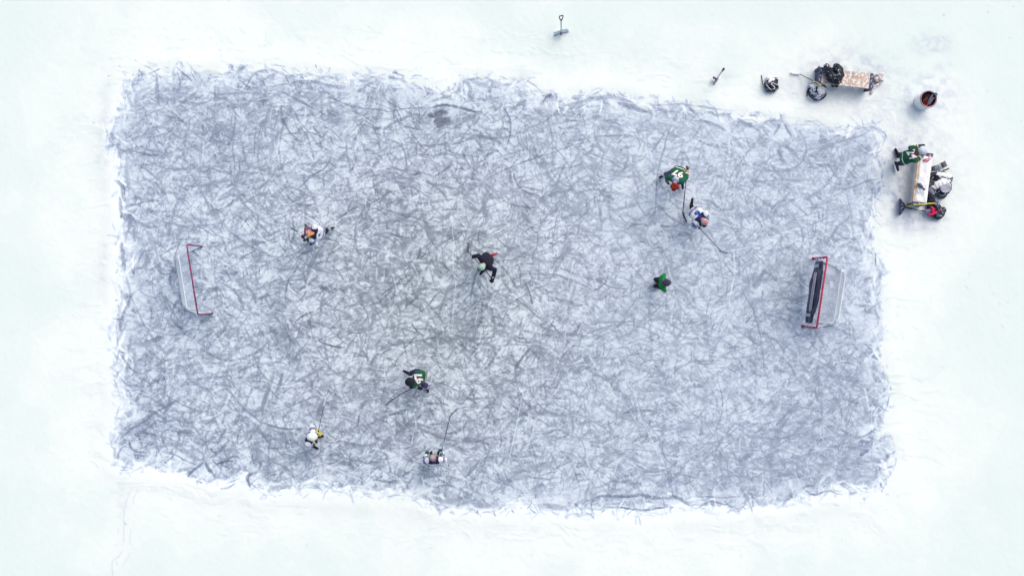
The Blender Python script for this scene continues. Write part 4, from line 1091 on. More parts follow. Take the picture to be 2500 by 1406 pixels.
# green 97 lower
r5, i5 = make_person('player in green jersey 97 wearing a dark caged helmet, crouched over near the lower middle',
    P(1029, 919, .90), P(1012, 927, 1.24), P(1002, 931, 1.30), (-.85, -.2, -.45), [P(1021, 944, .92), P(1004, 944, .88)], [P(1043, 941, .12), P(992, 913, .10)], [(.1, -1, 0), (-.9, .45, 0)],
    wild(), plain(rgb(60, 50, 92)), [(rgb(22, 24, 52), rgb(200, 190, 180)), (rgb(22, 24, 56), rgb(40, 60, 90))], hw_helmet(rgb(26, 28, 44), rgb(34, 70, 62), 'steel'),
    axis=(-.3, -.95, 0), elbow=((.1, -.1, -1), (-.2, -.2, -.9)), knee=((-.1, -.5, -.5), (-.5, .3, -.6)), skates=((rgb(150, 150, 186), rgb(34, 30, 50)), BLK), group=GRP,
    number=[('97', (.40, 0, 0, (.2, .1, .97)), .28, 'white_paint', .010, 'number'), ('IIIIII', (.80, 0, 0, (.1, .1, .98)), .07, 'white_paint', .003, 'name_bar')])
make_stick('black stick reaching down left from the crouched green 97 in the caged helmet', P(1016, 941, 1.0), P(957, 975, .02), (-.8, -.5, 0), rgb(56, 58, 78), rgb(96, 98, 116), blade_len=.24)

# white helmet with yellow gloves
r6, i6 = make_person('player in white and blue jersey wearing a plain white helmet and yellow gloves',
    P(756, 1075, .95), P(758, 1068, 1.40), P(762, 1066, 1.53), (.9, -.1, -.35), [P(777, 1055, .98), P(768, 1081, .98)], [P(772, 1066, .10), P(762, 1088, .10)], [(1, .1, 0), (.9, -.5, 0)],
    leaf(rgb(20, 22, 60)), plain(rgb(30, 22, 60)), [(rgb(200, 184, 60), rgb(26, 20, 50)), (rgb(26, 20, 50), rgb(206, 160, 84))], hw_helmet(rgb(214, 226, 224), rgb(206, 214, 220)),
    axis=(.35, .9, 0), elbow=((-.3, .4, -.8), (-.3, -.5, -.8)), skates=(BLK, BLK), group=GRP,
    number=[('0', (.52, -.02, 0, (-.75, .0, .65)), .2, 'blue_print', .006, 'number')])
make_stick('dark stick pointing up the ice from the white-helmeted player, pale blade', P(774, 1066, 1.1), P(791, 990, .02), (.35, 1, 0), rgb(84, 86, 104), rgb(214, 216, 226), blade_len=.24)

# the player facing up the ice with both arms forward
r7, i7 = make_person('player with thin grey hair and teal gloves, both arms reaching forward, navy shoulders',
    P(1061, 1125, .95), P(1059, 1122, 1.40), P(1057, 1116, 1.53), (.05, .92, -.4), [P(1040, 1110, 1.02), P(1078, 1104, .98)], [P(1054, 1119, .10), P(1068, 1120, .10)], [(-.1, 1, 0), (.1, 1, 0)],
    leaf(), plain(rgb(24, 24, 50)), [(rgb(34, 66, 84), rgb(96, 140, 168)), (rgb(34, 66, 84), rgb(96, 140, 168))], hw_short(rgb(142, 130, 134), rgb(166, 152, 156)),
    axis=(-1, -.08, 0), elbow=((-.4, -.2, -.9), (.4, -.2, -.9)), skates=(BLK, BLK), group=GRP,
    number=[('10', (.62, .03, 0, (.15, -.75, .65)), .17, 'blue_print', .003, 'number')])
make_stick('long dark stick with blue wrap held up the ice by the grey-haired player', P(1074, 1118, 1.15), P(1099, 1016, .02), (.75, .65, 0), rgb(66, 70, 90), rgb(84, 88, 108), two=(.62, .74, rgb(96, 158, 178)))

# the small one in bright green
r8, i8 = make_person('small player in a plain bright green jacket and dark helmet, alone right of centre',
    P(1616, 690, .66), P(1620, 690, .99), P(1627, 690, 1.10), (-.95, .02, -.2), [P(1607, 700, .70), P(1607, 682, .72)], [P(1616, 696, .09), P(1616, 686, .09)], [(-1, -.1, 0), (-1, .1, 0)],
    plain(rgb(4, 128, 62), rgb(6, 60, 50)), plain(rgb(22, 24, 44)), [(rgb(36, 24, 44),) * 2, (rgb(36, 24, 44),) * 2], hw_helmet(rgb(56, 54, 80), rgb(60, 52, 74), 'steel'), s=.77,
    axis=(.0, -1, 0), elbow=((.3, -.3, -.9), (.3, .3, -.9)), skates=(BLK, BLK), group=GRP)
make_stick('small pale stick in front of the little green-jacketed player', P(1614, 693, .80), P(1604, 697, .02), (-.5, -.8, 0), rgb(120, 120, 134), rgb(190, 196, 206), blade_len=.18)

# number 24 at the bench
r9, i9 = make_person('player in green jersey 24 leaning over the snowy bench off the ice, round white helmet',
    P(2212, 385, .93), P(2238, 375, 1.22), P(2252, 369, 1.26), (.85, .1, -.5), [P(2246, 357, .95), P(2256, 382, .72)], [P(2192, 379, .10), P(2187, 401, .10)], [(-.2, .6, 0), (.3, -.9, 0)],
    wild(), plain(rgb(22, 22, 52)), [(rgb(24, 24, 44), rgb(200, 190, 190)), (rgb(22, 40, 48), rgb(200, 190, 190))], hw_helmet(rgb(206, 214, 224), rgb(196, 202, 214)), 
    axis=(.3, .92, 0), elbow=((-.1, .2, -1), (.1, -.3, -1)), knee=((.6, .2, .0), (.6, -.2, .0)), skates=(BLK, (rgb(70, 50, 90), rgb(40, 60, 60))), hood=rgb(88, 42, 44), group=GRP,
    number=[('24', (.38, 0, 0, (-.1, .1, .98)), .25, 'white_paint', .006, 'number')])

# ------------------------------------------------------------------ goals
def make_goal(label, foot_a, foot_b, depth, shelf, r_post, post_m, net_m):
    """frame A->B along the mouth, net behind; depth is on the side away from centre ice"""
    A, B = P(*foot_a), P(*foot_b)
    X = (B - A); W = X.length; X.normalize()
    Y = Vector((-X.y, X.x, 0))
    if Y.dot(A) < 0: Y = -Y                       # away from centre ice
    H = 1.22
    root = empty('hockey_goal', A, label, 'hockey goal', 'hockey goals')
    def L(x, y, z): return A + X * x + Y * y + Vector((0, 0, z + .012))
    for x in (0, W):
        bm = bmesh.new(); add_tube(bm, [L(x, 0, 0), L(x, 0, H * .5), L(x, 0, H - .06)], r_post, 12)
        add_capsule(bm, L(x, 0, -.01), r_post * 1.5, L(x, 0, .012), r_post * 1.5)
        obj('post', bm, post_m, root, True)
    bm = bmesh.new(); add_tube(bm, [L(0, 0, H - .06), L(.012, 0, H - .02), L(.05, 0, H), L(W * .5, 0, H), L(W - .05, 0, H), L(W - .012, 0, H - .02), L(W, 0, H - .06)], r_post, 12)
    obj('crossbar', bm, post_m, root, True)
    base = [L(.0, .03, .02), L(.04, .2, .02)] + [L(.40 - .27 * math.cos(a), depth - .30 + .30 * math.sin(a), .02) for a in np.linspace(.2, 1.57, 7)]
    base += [L(W - .40 + .27 * math.cos(a), depth - .30 + .30 * math.sin(a), .02) for a in np.linspace(1.57, .2, 7)] + [L(W - .04, .2, .02), L(W, .03, .02)]
    bm = bmesh.new(); add_tube(bm, base, .018, 8); obj('base_frame', bm, M['net_frame'], root, True)
    top = [L(.16, 0, H - .01), L(.17, shelf * .6, H - .03)] + [L(.30 - .12 * math.cos(a), shelf - .10 + .10 * math.sin(a), H - .04) for a in np.linspace(.2, 1.57, 5)]
    top += [L(W - .30 + .12 * math.cos(a), shelf - .10 + .10 * math.sin(a), H - .04) for a in np.linspace(1.57, .2, 5)] + [L(W - .17, shelf * .6, H - .03), L(W - .16, 0, H - .01)]
    bm = bmesh.new(); add_tube(bm, top, .010, 8); obj('top_frame', bm, M['net_frame'], root, True)
    for x in (.3, W - .3):
        bm = bmesh.new(); add_tube(bm, [L(x, shelf, H - .04), L(x - (.03 if x < 1 else -.03), shelf + (depth - shelf) * .6, H * .5), L(x - (.06 if x < 1 else -.06), depth, .03)], .013, 8); obj('strut', bm, M['net_frame'], root, True)
    # net: shelf, then down the back; cords as thin square rods, slack between the frames
    bm = bmesh.new()
    def surf(a, b):
        """a across 0..1, b from crossbar 0 over the shelf .3 and down the back 1"""
        if b < .3:
            t = b / .3; x = .17 + (W - .34) * a; y = shelf * t; z = H - .01 - .03 * t - .025 * math.sin(math.pi * t) * math.sin(math.pi * a)
        else:
            t = (b - .3) / .7; ins = .17 - .03 * t
            x = ins + (W - 2 * ins) * a; y = shelf + (depth - shelf) * t - .05 * math.sin(math.pi * t); z = (H - .04) * (1 - t) + .02
            e = min(a, 1 - a)
            y -= max(0, .1 - e) * 1.6 * t
        return L(x, y, z)
    na, nb = 42, 36
    for i in range(na + 1):
        add_tube(bm, [surf(i / na, k / 16) for k in range(17)], .0036, 4, cap=False)
    for k in range(1, nb + 1):
        add_tube(bm, [surf(i / 14, k / nb) for i in range(15)], .0036, 4, cap=False)
    for sx in (0, 1):                                 # side panels
        for i in range(1, 13):
            t = i / 13
            x0 = .17 * 1 if not sx else W - .17
            a_ = L(x0, shelf * t, H - .03); b_ = L(.0 + .13 * t if not sx else W - .13 * t, max(.05, (depth - .14) * t), .03)
            add_tube(bm, [a_, (a_ + b_) / 2 + Vector((0, 0, -.02)), b_], .0038, 4, cap=False)
        for k in range(1, 16):
            t = k / 16
            e0 = L(0 if not sx else W, .02, H * (1 - t)); f1 = surf(sx, .3 + .7 * t)
            add_tube(bm, [e0, f1], .0038, 4, cap=False)
    obj('net', bm, net_m, root)
    # padded white skirt inside the base
    bm = bmesh.new(); prev = None
    for p_ in base[2:-2]:
        c_ = L(W / 2, depth * .35, 0); d_ = (c_ - p_).normalized()
        vs = [bm.verts.new(p_ + Vector((0, 0, .03))), bm.verts.new(p_ + d_ * .05 + Vector((0, 0, .11))), bm.verts.new(p_ + d_ * .07 + Vector((0, 0, .02)))]
        if prev:
            for k in range(2): bm.faces.new((prev[k], prev[k + 1], vs[k + 1], vs[k]))
        prev = vs
    obj('net_skirt', bm, M['skirt'], root, True)
    return root, L, W, H
M['net_frame'] = mat('white_frame', rgb(222, 230, 236), .5, noise=.08)
M['skirt'] = mat('white_canvas', rgb(216, 226, 234), .8, noise=.12, snow=.25)
M['net'] = mat('net_cord', rgb(204, 218, 232), .9, noise=.08, bump=0)
M['post_l'] = mat('worn_red_paint', rgb(126, 34, 84), .45, noise=.35, nscale=5)
M['post_r'] = mat('red_paint', rgb(176, 42, 82), .45, noise=.22, nscale=6)
make_goal('open goal with a thin worn red frame and white net, nothing hung in its mouth', (492, 602), (518, 765), .74, .27, .019, M['post_l'], M['net'])
g2, GL, GW, GH = make_goal('goal with a thick red frame and a black shooting tarp hung in its mouth', (1985, 631), (1960, 796), .92, .42, .026, M['post_r'], M['net'])

# the black tarp tied into the mouth of the far goal
tarp = empty('shooting_tarp', GL(GW / 2, -.03, 0), 'long black tarp with a white rope down its middle, tied between red posts', 'goal tarp')
prof = [(.07, .36, 1.0), (.16, .34, 1.03), (.28, .34, 1.08), (.38, .22, 1.14), (.70, .16, 1.17), (1.0, .15, 1.17), (1.3, .16, 1.14), (1.44, .17, 1.06), (1.52, .28, .93), (1.64, .32, .88), (GW - .07, .34, .86)]
bm = bmesh.new(); prev = None
for x in np.linspace(.10, GW - .10, 60):
    lo = np.interp(x, [p[0] for p in prof], [p[1] for p in prof]); hi = np.interp(x, [p[0] for p in prof], [p[2] for p in prof])
    row = []
    for t in np.linspace(0, 1, 16):
        z = lo + (hi - lo) * t
        y = -.03 - .03 * math.sin(math.pi * t) * math.sin(math.pi * x / GW) + .03 * mnoise.noise(Vector((x * 3.2, z * 7, 1.3)))
        row.append(bm.verts.new(GL(x, y, z)))
    if prev:
        for k in range(15): bm.faces.new((prev[k], prev[k + 1], row[k + 1], row[k]))
    prev = row
tm_ = mat('black_tarp', rgb(38, 42, 76), .4, noise=.7, nscale=7, bump=.8, bscale=16, snow=.10)
sheet = obj('sheet', bm, tm_, tarp, True)
md = sheet.modifiers.new('t', 'SOLIDIFY'); md.thickness = .006
def tarp_patch(x0, x1, z0, z1, name, m_):
    bm = bmesh.new(); g = [[bm.verts.new(GL(x, -.078, z)) for z in np.linspace(z0, z1, 5)] for x in np.linspace(x0, x1, 4)]
    for i in range(3):
        for k in range(4): bm.faces.new((g[i][k], g[i][k + 1], g[i + 1][k + 1], g[i + 1][k]))
    o = obj(name, bm, m_, tarp); mm = o.modifiers.new('t', 'SOLIDIFY'); mm.thickness = .004
M['pale'] = mat('pale_label', rgb(180, 184, 206), .6, noise=.2, snow=.2)
tarp_patch(.19, .27, .50, .86, 'patch', M['pale']); tarp_patch(1.50, 1.58, .42, .78, 'patch', M['pale'])
bm = bmesh.new()
loop = [(.42, .66), (.40, .74), (.42, .82), (.9, .83), (1.42, .83), (1.44, .75), (1.42, .67), (.9, .66), (.42, .66)]
add_tube(bm, [GL(x, -.10, z) for x, z in loop], .009, 6)
obj('slot_edge', bm, M['white_paint'], tarp, True)
bm = bmesh.new()
for ph in (0, math.pi):
    add_tube(bm, [GL(x, -.10 + .012 * math.sin(x * 50 + ph), .745 + .028 * math.cos(x * 50 + ph)) for x in np.linspace(.44, 1.40, 90)], .013, 6)
obj('rope', bm, M['pale'], tarp, True)
for x in (.0, GW):
    for z in (.40, .62, .88):
        bm = bmesh.new(); add_tube(bm, [GL(x, -.035, z), GL(x + (.12 if x == 0 else -.12), -.04, z)], .010, 6, flat=.5)
        add_tube(bm, [GL(x, .035 * math.sin(a), z) + X_ * .035 * math.cos(a) for X_ in [(GL(1, 0, 0) - GL(0, 0, 0))] for a in np.linspace(0, 6.28, 13)], .008, 6)
        obj('strap', bm, M['pale'], tarp, True)
tag(tarp, group=None)
for (u, v, lb) in ((2029, 691, 'puck-sized white ring on the goal net, the upper of the two'), (2029, 700, 'puck-sized white ring on the goal net, the lower of the two')):
    c_ = P(u, v, 1.21)
    bm = bmesh.new(); add_tube(bm, [c_ + Vector((math.cos(a) * .035, math.sin(a) * .035, 0)) for a in np.linspace(0, 2 * math.pi, 17)], .009, 6, cap=False)
    o = obj('net_ring', bm, M['net_frame'], None, True); tag(o, lb, 'ring', 'rings lying on the goal net')
    o2 = bmesh.new(); bmesh.ops.create_cone(o2, cap_ends=True, segments=20, radius1=.034, radius2=.034, depth=.006, matrix=Matrix.Translation(c_)); obj('ring_plate', o2, M['pale'], o)

# ------------------------------------------------------------------ benches
wood = mat('bench_wood', rgb(196, 174, 156), .65, noise=.22, nscale=5, snow=.5)
wood2 = mat('snowed_bench_wood', rgb(200, 170, 136), .7, noise=.12, nscale=6, snow=.3)
board = mat('painted_board', rgb(66, 72, 104), .6, noise=.3)
M['white_scrib'] = mat('white_scribble', rgb(214, 216, 228), .7, noise=.1, bump=0)
def make_bench(label, corners, wood_m, board_u, lean=0.10):
    """corners at seat height in the photograph: start-left, start-right, end-right, end-left; ends carry dark painted boards"""
    z = .44
    c = [P(u, v, z) for u, v in corners]
    o0 = (c[0] + c[1]) / 2; o1 = (c[3] + c[2]) / 2
    X = (o1 - o0); Lg = X.length; X.normalize(); Y = (c[1] - c[0]); Wd = (Y.length + (c[2] - c[3]).length) / 2
    Y = Vector((-X.y, X.x, 0)) * (1 if Vector((-X.y, X.x, 0)).dot(Y) > 0 else -1)
    root = empty('bench', Vector((((o0 + o1) / 2).x, ((o0 + o1) / 2).y, .012)), label, 'bench', 'benches beside the ice')
    def L(x, y, zz): return Vector((o0.x, o0.y, 0)) + X * x + Y * y + Vector((0, 0, zz))
    R = Matrix((X, Y, X.cross(Y))).transposed()
    for k in range(3):
        bm = bmesh.new(); add_box(bm, L(Lg / 2, (k - 1) * Wd / 3, z - .02), (Lg, Wd / 3 - .005, .04), R)
        bmesh.ops.bevel(bm, geom=bm.edges[:], offset=.004, segments=1)
        obj('seat_plank', bm, wood_m, root)
    for x, sg in ((.0, -1), (Lg, 1)):
        b_ = None
        bm = bmesh.new(); add_box(bm, L(x + sg * .055, 0, z - .012), (.095, Wd + .02, .035), R)
        bmesh.ops.bevel(bm, geom=bm.edges[:], offset=.005, segments=1)
        e = obj('end_board', bm, board, root)
        bm = bmesh.new()
        add_box(bm, L(x + sg * .004, 0, z + .004), (.010, Wd, .010), R)
        obj('white_edge', bm, M['white_paint'], e)
        bm = bmesh.new(); r_ = random.Random(int(x * 10) + 3)
        for q in range(3):                           # worn white figures painted on the board
            yy = (q - 1) * Wd * .30
            a_ = L(x + sg * .055 - .02, yy - .03, z + .008)
            add_tube(bm, [L(x + sg * .055 + r_.uniform(-.03, .03), yy + r_.uniform(-.04, .04), z + .0085) for _ in range(4)], .007, 5, flat=.3)
        obj('painted_figure', bm, M['white_scrib'], e)
        bm = bmesh.new(); T = Matrix.Rotation(sg * lean, 3, Y.normalized())
        add_box(bm, L(x + sg * .06, 0, (z - .03) / 2 + .01), (.035, Wd - .02, z - .04), R)
        obj('leg', bm, board, root)
    bm = bmesh.new(); add_box(bm, L(Lg / 2, 0, z * .4), (Lg + .05, .04, .07), R); obj('stretcher', bm, wood_m, root)
    return root, L, Lg, Wd, X, Y
b1, B1L, B1n, B1w, B1X, B1Y = make_bench('tan wooden bench thinly dusted with snow, dark clothing heaped at one end', [(2008, 203), (2008, 166), (2124, 180), (2119, 217)], wood, 0)
b2, B2L, B2n, B2w, B2X, B2Y = make_bench('bench buried under snow beside the player in green 24', [(2242, 380), (2277, 385), (2262, 494), (2229, 491)], wood2, 1)
bm = bmesh.new()                                     # splayed foot at the far corner of the tan bench
add_tube(bm, [P(2128, 213, .36), P(2120, 220, .2), P(2110, 222, .02)], [.05, .045, .04], 8, flat=.35)
obj('foot', bm, board, b1)
bm = bmesh.new(); add_tube(bm, [P(2000, 165, .38), P(1995, 170, .2), P(1990, 173, .02)], [.045, .04, .04], 8, flat=.4); add_tube(bm, [P(1999, 166, .3), P(1996, 176, .06)], .03, 6)
obj('foot', bm, board, b1)
# cap of snow on the second bench
def lumpy(name, cx, segs, vox, m_, parent=None, amp=.02, fr=9, seed=0, it=2, fn=None):
    me = fuse(name, segs, vox, it)
    n = len(me.vertices); co = np.empty(n * 3, np.float32); me.vertices.foreach_get('co', co); co = co.reshape(n, 3)
    nr = np.empty(n * 3, np.float32); me.vertices.foreach_get('normal', nr); nr = nr.reshape(n, 3)
    for v in range(n):
        p = Vector(co[v]) * fr + Vector((seed * 5.1, seed, 0))
        a = mnoise.noise(p); b = 1 - abs(mnoise.noise(p * 1.7)) * 2; c = mnoise.noise(p * 3.9)
        co[v] += nr[v] * amp * (a + .7 * b + .4 * c)
        co[v, 2] = max(co[v, 2], .006)
    me.vertices.foreach_set('co', co.ravel()); me.update()
    if fn:
        at = me.attributes.new('Col', 'FLOAT_COLOR', 'POINT')
        col = np.ones((n, 4), np.float32)
        me.vertices.foreach_get('normal', nr.reshape(-1)) if False else None
        for v in range(n): col[v, :3] = fn(Vector(co[v]), nr[v])
        at.data.foreach_set('color', col.ravel())
    return link(name, me, m_, parent)
snowm = mat('packed_snow', rgb(238, 243, 246), .9, noise=.05, bump=.6, bscale=40)
bm = bmesh.new(); g = []
for x in np.linspace(-.005, B2n + .005, 64):
    row = []
    for y in np.linspace(-.5 * B2w + .06, .5 * B2w - .004, 24):
        e = min(1, min(y + .5 * B2w - .055, .5 * B2w - y) / .035) * min(1, min(x + .01, B2n + .01 - x) / .03)
        h = .022 + .018 * mnoise.noise(Vector((x * 6, y * 7, 2))) + .009 * mnoise.noise(Vector((x * 19, y * 21, 5))) + .004 * mnoise.noise(Vector((x * 50, y * 50, 1)))
        row.append(bm.verts.new(B2L(x, y, .442 + max(h, -.006) * max(e, 0) - (.004 if e <= 0 else 0))))
    g.append(row)
for a, c_ in zip(g, g[1:]):
    for k in range(23): bm.faces.new((a[k], a[k + 1], c_[k + 1], c_[k]))
o = obj('snow_drift', bm, snowm, None, True); tag(o, 'lumpy layer of snow covering the bench beside the player in green 24', 'snow', kind='thing')
if o.data.polygons[300].normal.z < 0: o.data.flip_normals()


# ------------------------------------------------------------------ bags and clothing
def bag(name, label, cat, blobs, colfn, amp, seed, group='bags and clothes left by the ice', vox=.012, fr=9, parts=()):
    """blobs: (u, v, z, r) pairs fused into one creased sack"""
    segs = []
    for a in blobs:
        p0 = P(a[0], a[1], a[2]); p1 = P(a[4], a[5], a[6]) if len(a) > 4 else p0 + Vector((.01, 0, 0))
        segs.append((p0, a[3], p1, a[7] if len(a) > 7 else a[3]))
    o = lumpy(name, None, segs, vox, M['sack'], None, amp, fr, seed, 1, colfn)
    tag(o, label, cat, group)
    return o
M['sack'] = mat('sack_fabric', (0, 0, 0), .6, attr=True, noise=.25, nscale=22, bump=.5, bscale=50)
def two_tone(a, b, freq, thr, seed, third=None, snow=None):
    def fn(p, n):
        q = mnoise.noise(p * freq + Vector((seed * 9, 0, 0))); q2 = mnoise.noise(p * freq * 1.6 + Vector((0, seed * 7, 3)))
        c = a if q > thr else b
        if third and q2 > .22: c = third
        if snow is not None and abs(mnoise.noise(Vector((p[0] * 5, p[1] * 8, p[2] * 5)) + Vector((seed, 3, 0)))) < snow * max(n[2], .1): c = rgb(226, 232, 240)
        return c
    return fn
DK = rgb(26, 28, 46); GY = rgb(120, 128, 150); SW = rgb(228, 234, 240)
b = bag('kit_bag', 'dark rounded kit bag dusted with snow, standing alone between shovel and tan bench', 'bag',
    [(1880, 208, .12, .15, 1888, 212, .12, .13), (1872, 205, .10, .07, 1876, 203, .12, .07), (1890, 198, .12, .09, 1886, 214, .14, .10), (1878, 216, .1, .09, 1888, 218, .1, .08)], two_tone(DK, rgb(44, 56, 72), 6, .05, 1, None, .07), .02, 1)
bm = bmesh.new(); add_tube(bm, [P(1862, 208, .10), P(1861, 200, .06), P(1860, 190, .03), P(1859, 184, .03)], .010, 6); obj('strap', bm, M['black'], b, True)
bm = bmesh.new(); add_tube(bm, [P(1870, 206, .26), P(1876, 214, .27), P(1884, 221, .22)], .012, 6, flat=.6); obj('strap', bm, M['pale'], b, True)
bm = bmesh.new(); add_tube(bm, [P(1872, 204, .24), P(1880, 202, .28), P(1883, 194, .24), P(1890, 188, .2)], .012, 6, flat=.6); obj('strap', bm, M['pale'], b, True)
b = lumpy('snow_heap', None, [(P(1878, 193, .10), .08, P(1886, 196, .14), .08), (P(1893, 190, .08), .05, P(1880, 200, .22), .05)], .012, snowm, None, .012, 12, 5); tag(b, 'patch of snow on top of the lone dark kit bag', 'snow', kind='thing')

b = bag('kit_bag', 'round bag filled with snow, black rim and straps, below the yellow and black stick', 'bag',
    [(1990, 222, .10, .16, 2000, 226, .10, .15), (1984, 214, .08, .12, 2006, 216, .08, .12), (1996, 236, .08, .10, 2004, 232, .08, .10)], two_tone(rgb(50, 54, 78), rgb(150, 156, 184), 5, .1, 7, None, .28), .014, 2)
sn = lumpy('snow_heap', None, [(P(1996, 212, .16), .09, P(2004, 220, .18), .10), (P(1999, 232, .15), .08, P(2000, 222, .2), .08), (P(1982, 211, .14), .055, P(1984, 217, .16), .05)], .012, snowm, None, .014, 12, 8); tag(sn, 'snow heaped inside the round black-rimmed bag', 'snow', kind='thing')
ringp = [P(1996 + 22 * math.cos(a), 224 + 21 * math.sin(a), .13 + .02 * math.sin(3 * a)) for a in np.linspace(.2, 5.4, 22)]
bm = bmesh.new(); add_tube(bm, ringp, .017, 6); obj('rim', bm, M['black'], b, True)
for pts in ([(1988 + 5.5 * math.cos(a), 216 + 9 * math.sin(a)) for a in np.linspace(-.6, 3.4, 12)], [(2003 + 9 * math.cos(a), 222 + 13 * math.sin(a)) for a in np.linspace(2.2, 4.0, 10)], [(1994 + 14 * math.cos(a), 228 + 11 * math.sin(a)) for a in np.linspace(.2, 1.3, 8)], [(2000 + 5 * math.cos(a), 226 + 5 * math.sin(a)) for a in np.linspace(1.2, 3.9, 8)]):
    bm = bmesh.new(); add_tube(bm, [P(u, v, .27) for u, v in pts], .009, 6); obj('strap', bm, M['black'], b, True)
bm = bmesh.new(); add_tube(bm, [P(1974, 216, .1), P(1971, 224, .05), P(1970, 236, .02)], .012, 6); obj('strap', bm, M['maroon'], b, True)

# dark jacket and bag thrown on the tan bench
bag('jacket', 'pair of crumpled black jackets heaped on the tan bench', 'jacket',
    [(2018, 166, .56, .09, 2032, 188, .56, .11), (2044, 172, .56, .13, 2048, 184, .58, .13), (2033, 190, .58, .14, 2044, 193, .57, .13), (2041, 165, .55, .08, 2046, 175, .55, .10)], two_tone(rgb(16, 20, 36), rgb(26, 40, 52), 7, 0, 3, None, .012), .034, 3, vox=.012, fr=8)
for (u, lb) in ((2034, 'dark boot under the tan bench, the one nearer the yellow stick'), (2043, 'dark boot under the tan bench, the one farther from the yellow stick')):
    me = fuse('boot', [(P(u, 204, .10), .05, P(u, 210, .05), .045), (P(u, 203, .2), .05, P(u, 204, .08), .05)], .009, 2)
    o = link('boot', me, mat('boot_leather', rgb(50, 46, 66), .5, noise=.3, snow=.2)); tag(o, lb, 'boot', 'boots under the bench')
    bm = bmesh.new(); add_tube(bm, [P(u, 201, .03), P(u, 207, .022), P(u, 213, .02)], [.045, .05, .04], 8, flat=.3); obj('sole', bm, M['rubber'], o, True)
# pale gear past the end of the tan bench
gear = rgb(206, 198, 202)
o = bag('glove', 'curled beige glove lying past the end of the tan bench', 'glove', [(2146, 192, .10, .07, 2152, 196, .10, .06), (2141, 186, .1, .05, 2138, 195, .1, .05), (2139, 198, .08, .045, 2148, 202, .08, .05), (2155, 181, .06, .045, 2148, 184, .08, .045)], two_tone(rgb(206, 196, 196), rgb(186, 176, 180), 6, 0, 4, None, .1), .010, 4)
bm = bmesh.new(); add_tube(bm, [P(2141 + 9 * math.cos(a), 193 + 9 * math.sin(a), .17) for a in np.linspace(.6, 5.2, 14)], .008, 6); obj('piping', bm, M['black'], o, True)
o = bag('scarf', 'long beige wrap trailing down from the end of the tan bench', 'scarf', [(2143, 206, .06, .045, 2132, 216, .05, .04), (2134, 212, .05, .045, 2127, 228, .04, .035)], two_tone(rgb(200, 190, 190), rgb(180, 170, 176), 6, 0, 5, None, .1), .008, 5)

# bags beyond the snowy bench
b = bag('kit_bag', 'big black and white equipment bag full of snow, right of the snow-covered bench', 'bag',
    [(2285, 432, .14, .16, 2308, 438, .14, .17), (2280, 448, .14, .13, 2306, 462, .14, .15), (2284, 466, .10, .11, 2300, 474, .10, .12), (2276, 424, .1, .10, 2276, 438, .1, .10)], two_tone(rgb(24, 26, 44), rgb(86, 96, 112), 5, .05, 11, None, .05), .022, 11)
sn = lumpy('snow_heap', None, [(P(2290, 428, .24), .08, P(2314, 432, .22), .10), (P(2300, 446, .26), .10, P(2286, 450, .25), .07), (P(2298, 440, .25), .09, P(2312, 446, .24), .09), (P(2277, 458, .2), .06, P(2296, 452, .26), .07)], .012, snowm, None, .018, 12, 12); tag(sn, 'thick snow lying in the big equipment bag', 'snow', kind='thing')
bm = bmesh.new(); add_tube(bm, [P(2308 + 11 * math.cos(a), 460 + 10 * math.sin(a), .34) for a in np.linspace(0, 6.28, 22)], .015, 6); obj('ring_handle', bm, M['pale'], b, True)
bm = bmesh.new(); bmesh.ops.create_cone(bm, cap_ends=True, segments=24, radius1=.10, radius2=.10, depth=.02, matrix=Matrix.Translation(P(2308, 460, .335))); obj('round_pad', bm, mat('grey_pad', rgb(158, 162, 180), .7, noise=.2, snow=.3), b)
for pts in ([(2276, 458), (2284, 466), (2292, 474)], [(2272, 440), (2276, 430), (2284, 424)], [(2296, 446), (2302, 450), (2298, 458), (2304, 470)], [(2318, 442), (2323, 450), (2322, 464)]):
    bm = bmesh.new(); add_tube(bm, [P(u, v, .33) for u, v in pts], .011, 6); obj('strap', bm, M['black'], b, True)
def shin_pad(label, u, v, w, h, rz, z, seed):
    r_ = empty('leg_pad', P(u, v, z), label, 'pad', 'pads left beside the snowy bench', rz)
    bm = bmesh.new(); n = 8
    R = Matrix.Rotation(rz, 3, 'Z'); g = []
    for i in range(n + 1):
        row = []
        for k in range(n + 1):
            x = (i / n - .5) * w; y = (k / n - .5) * h
            row.append(bm.verts.new(P(u, v, z) + R @ Vector((x, y, .05 - (x * x) / w * .8 + .008 * mnoise.noise(Vector((x * 20, y * 20, seed)))))))
        g.append(row)
    for i in range(n):
        for k in range(n): bm.faces.new((g[i][k], g[i + 1][k], g[i + 1][k + 1], g[i][k + 1]))
    o = obj('shell', bm, mat('pad_shell', rgb(86, 94, 112), .55, noise=.35, snow=.12), r_, True); m_ = o.modifiers.new('t', 'SOLIDIFY'); m_.thickness = .03
    bm = bmesh.new(); add_tube(bm, [P(u, v, z) + R @ Vector((-w * .5, y, .045 - .0)) for y in np.linspace(-h * .5, h * .5, 6)], .014, 6); obj('side_roll', bm, M['black'], r_, True)
shin_pad('grey square pad standing off the far corner of the big equipment bag', 2304, 402, .14, .15, .45, .10, 1)
shin_pad('grey pad tucked between the snow-covered bench and the big equipment bag', 2284, 413, .20, .18, .25, .12, 2)
make_stick('thin dark stick lying across the top of the big equipment bag', P(2316, 412, .3), P(2276, 428, .28), (-.8, -.3, 0), rgb(120, 124, 140), rgb(70, 74, 92), blade_len=.12)

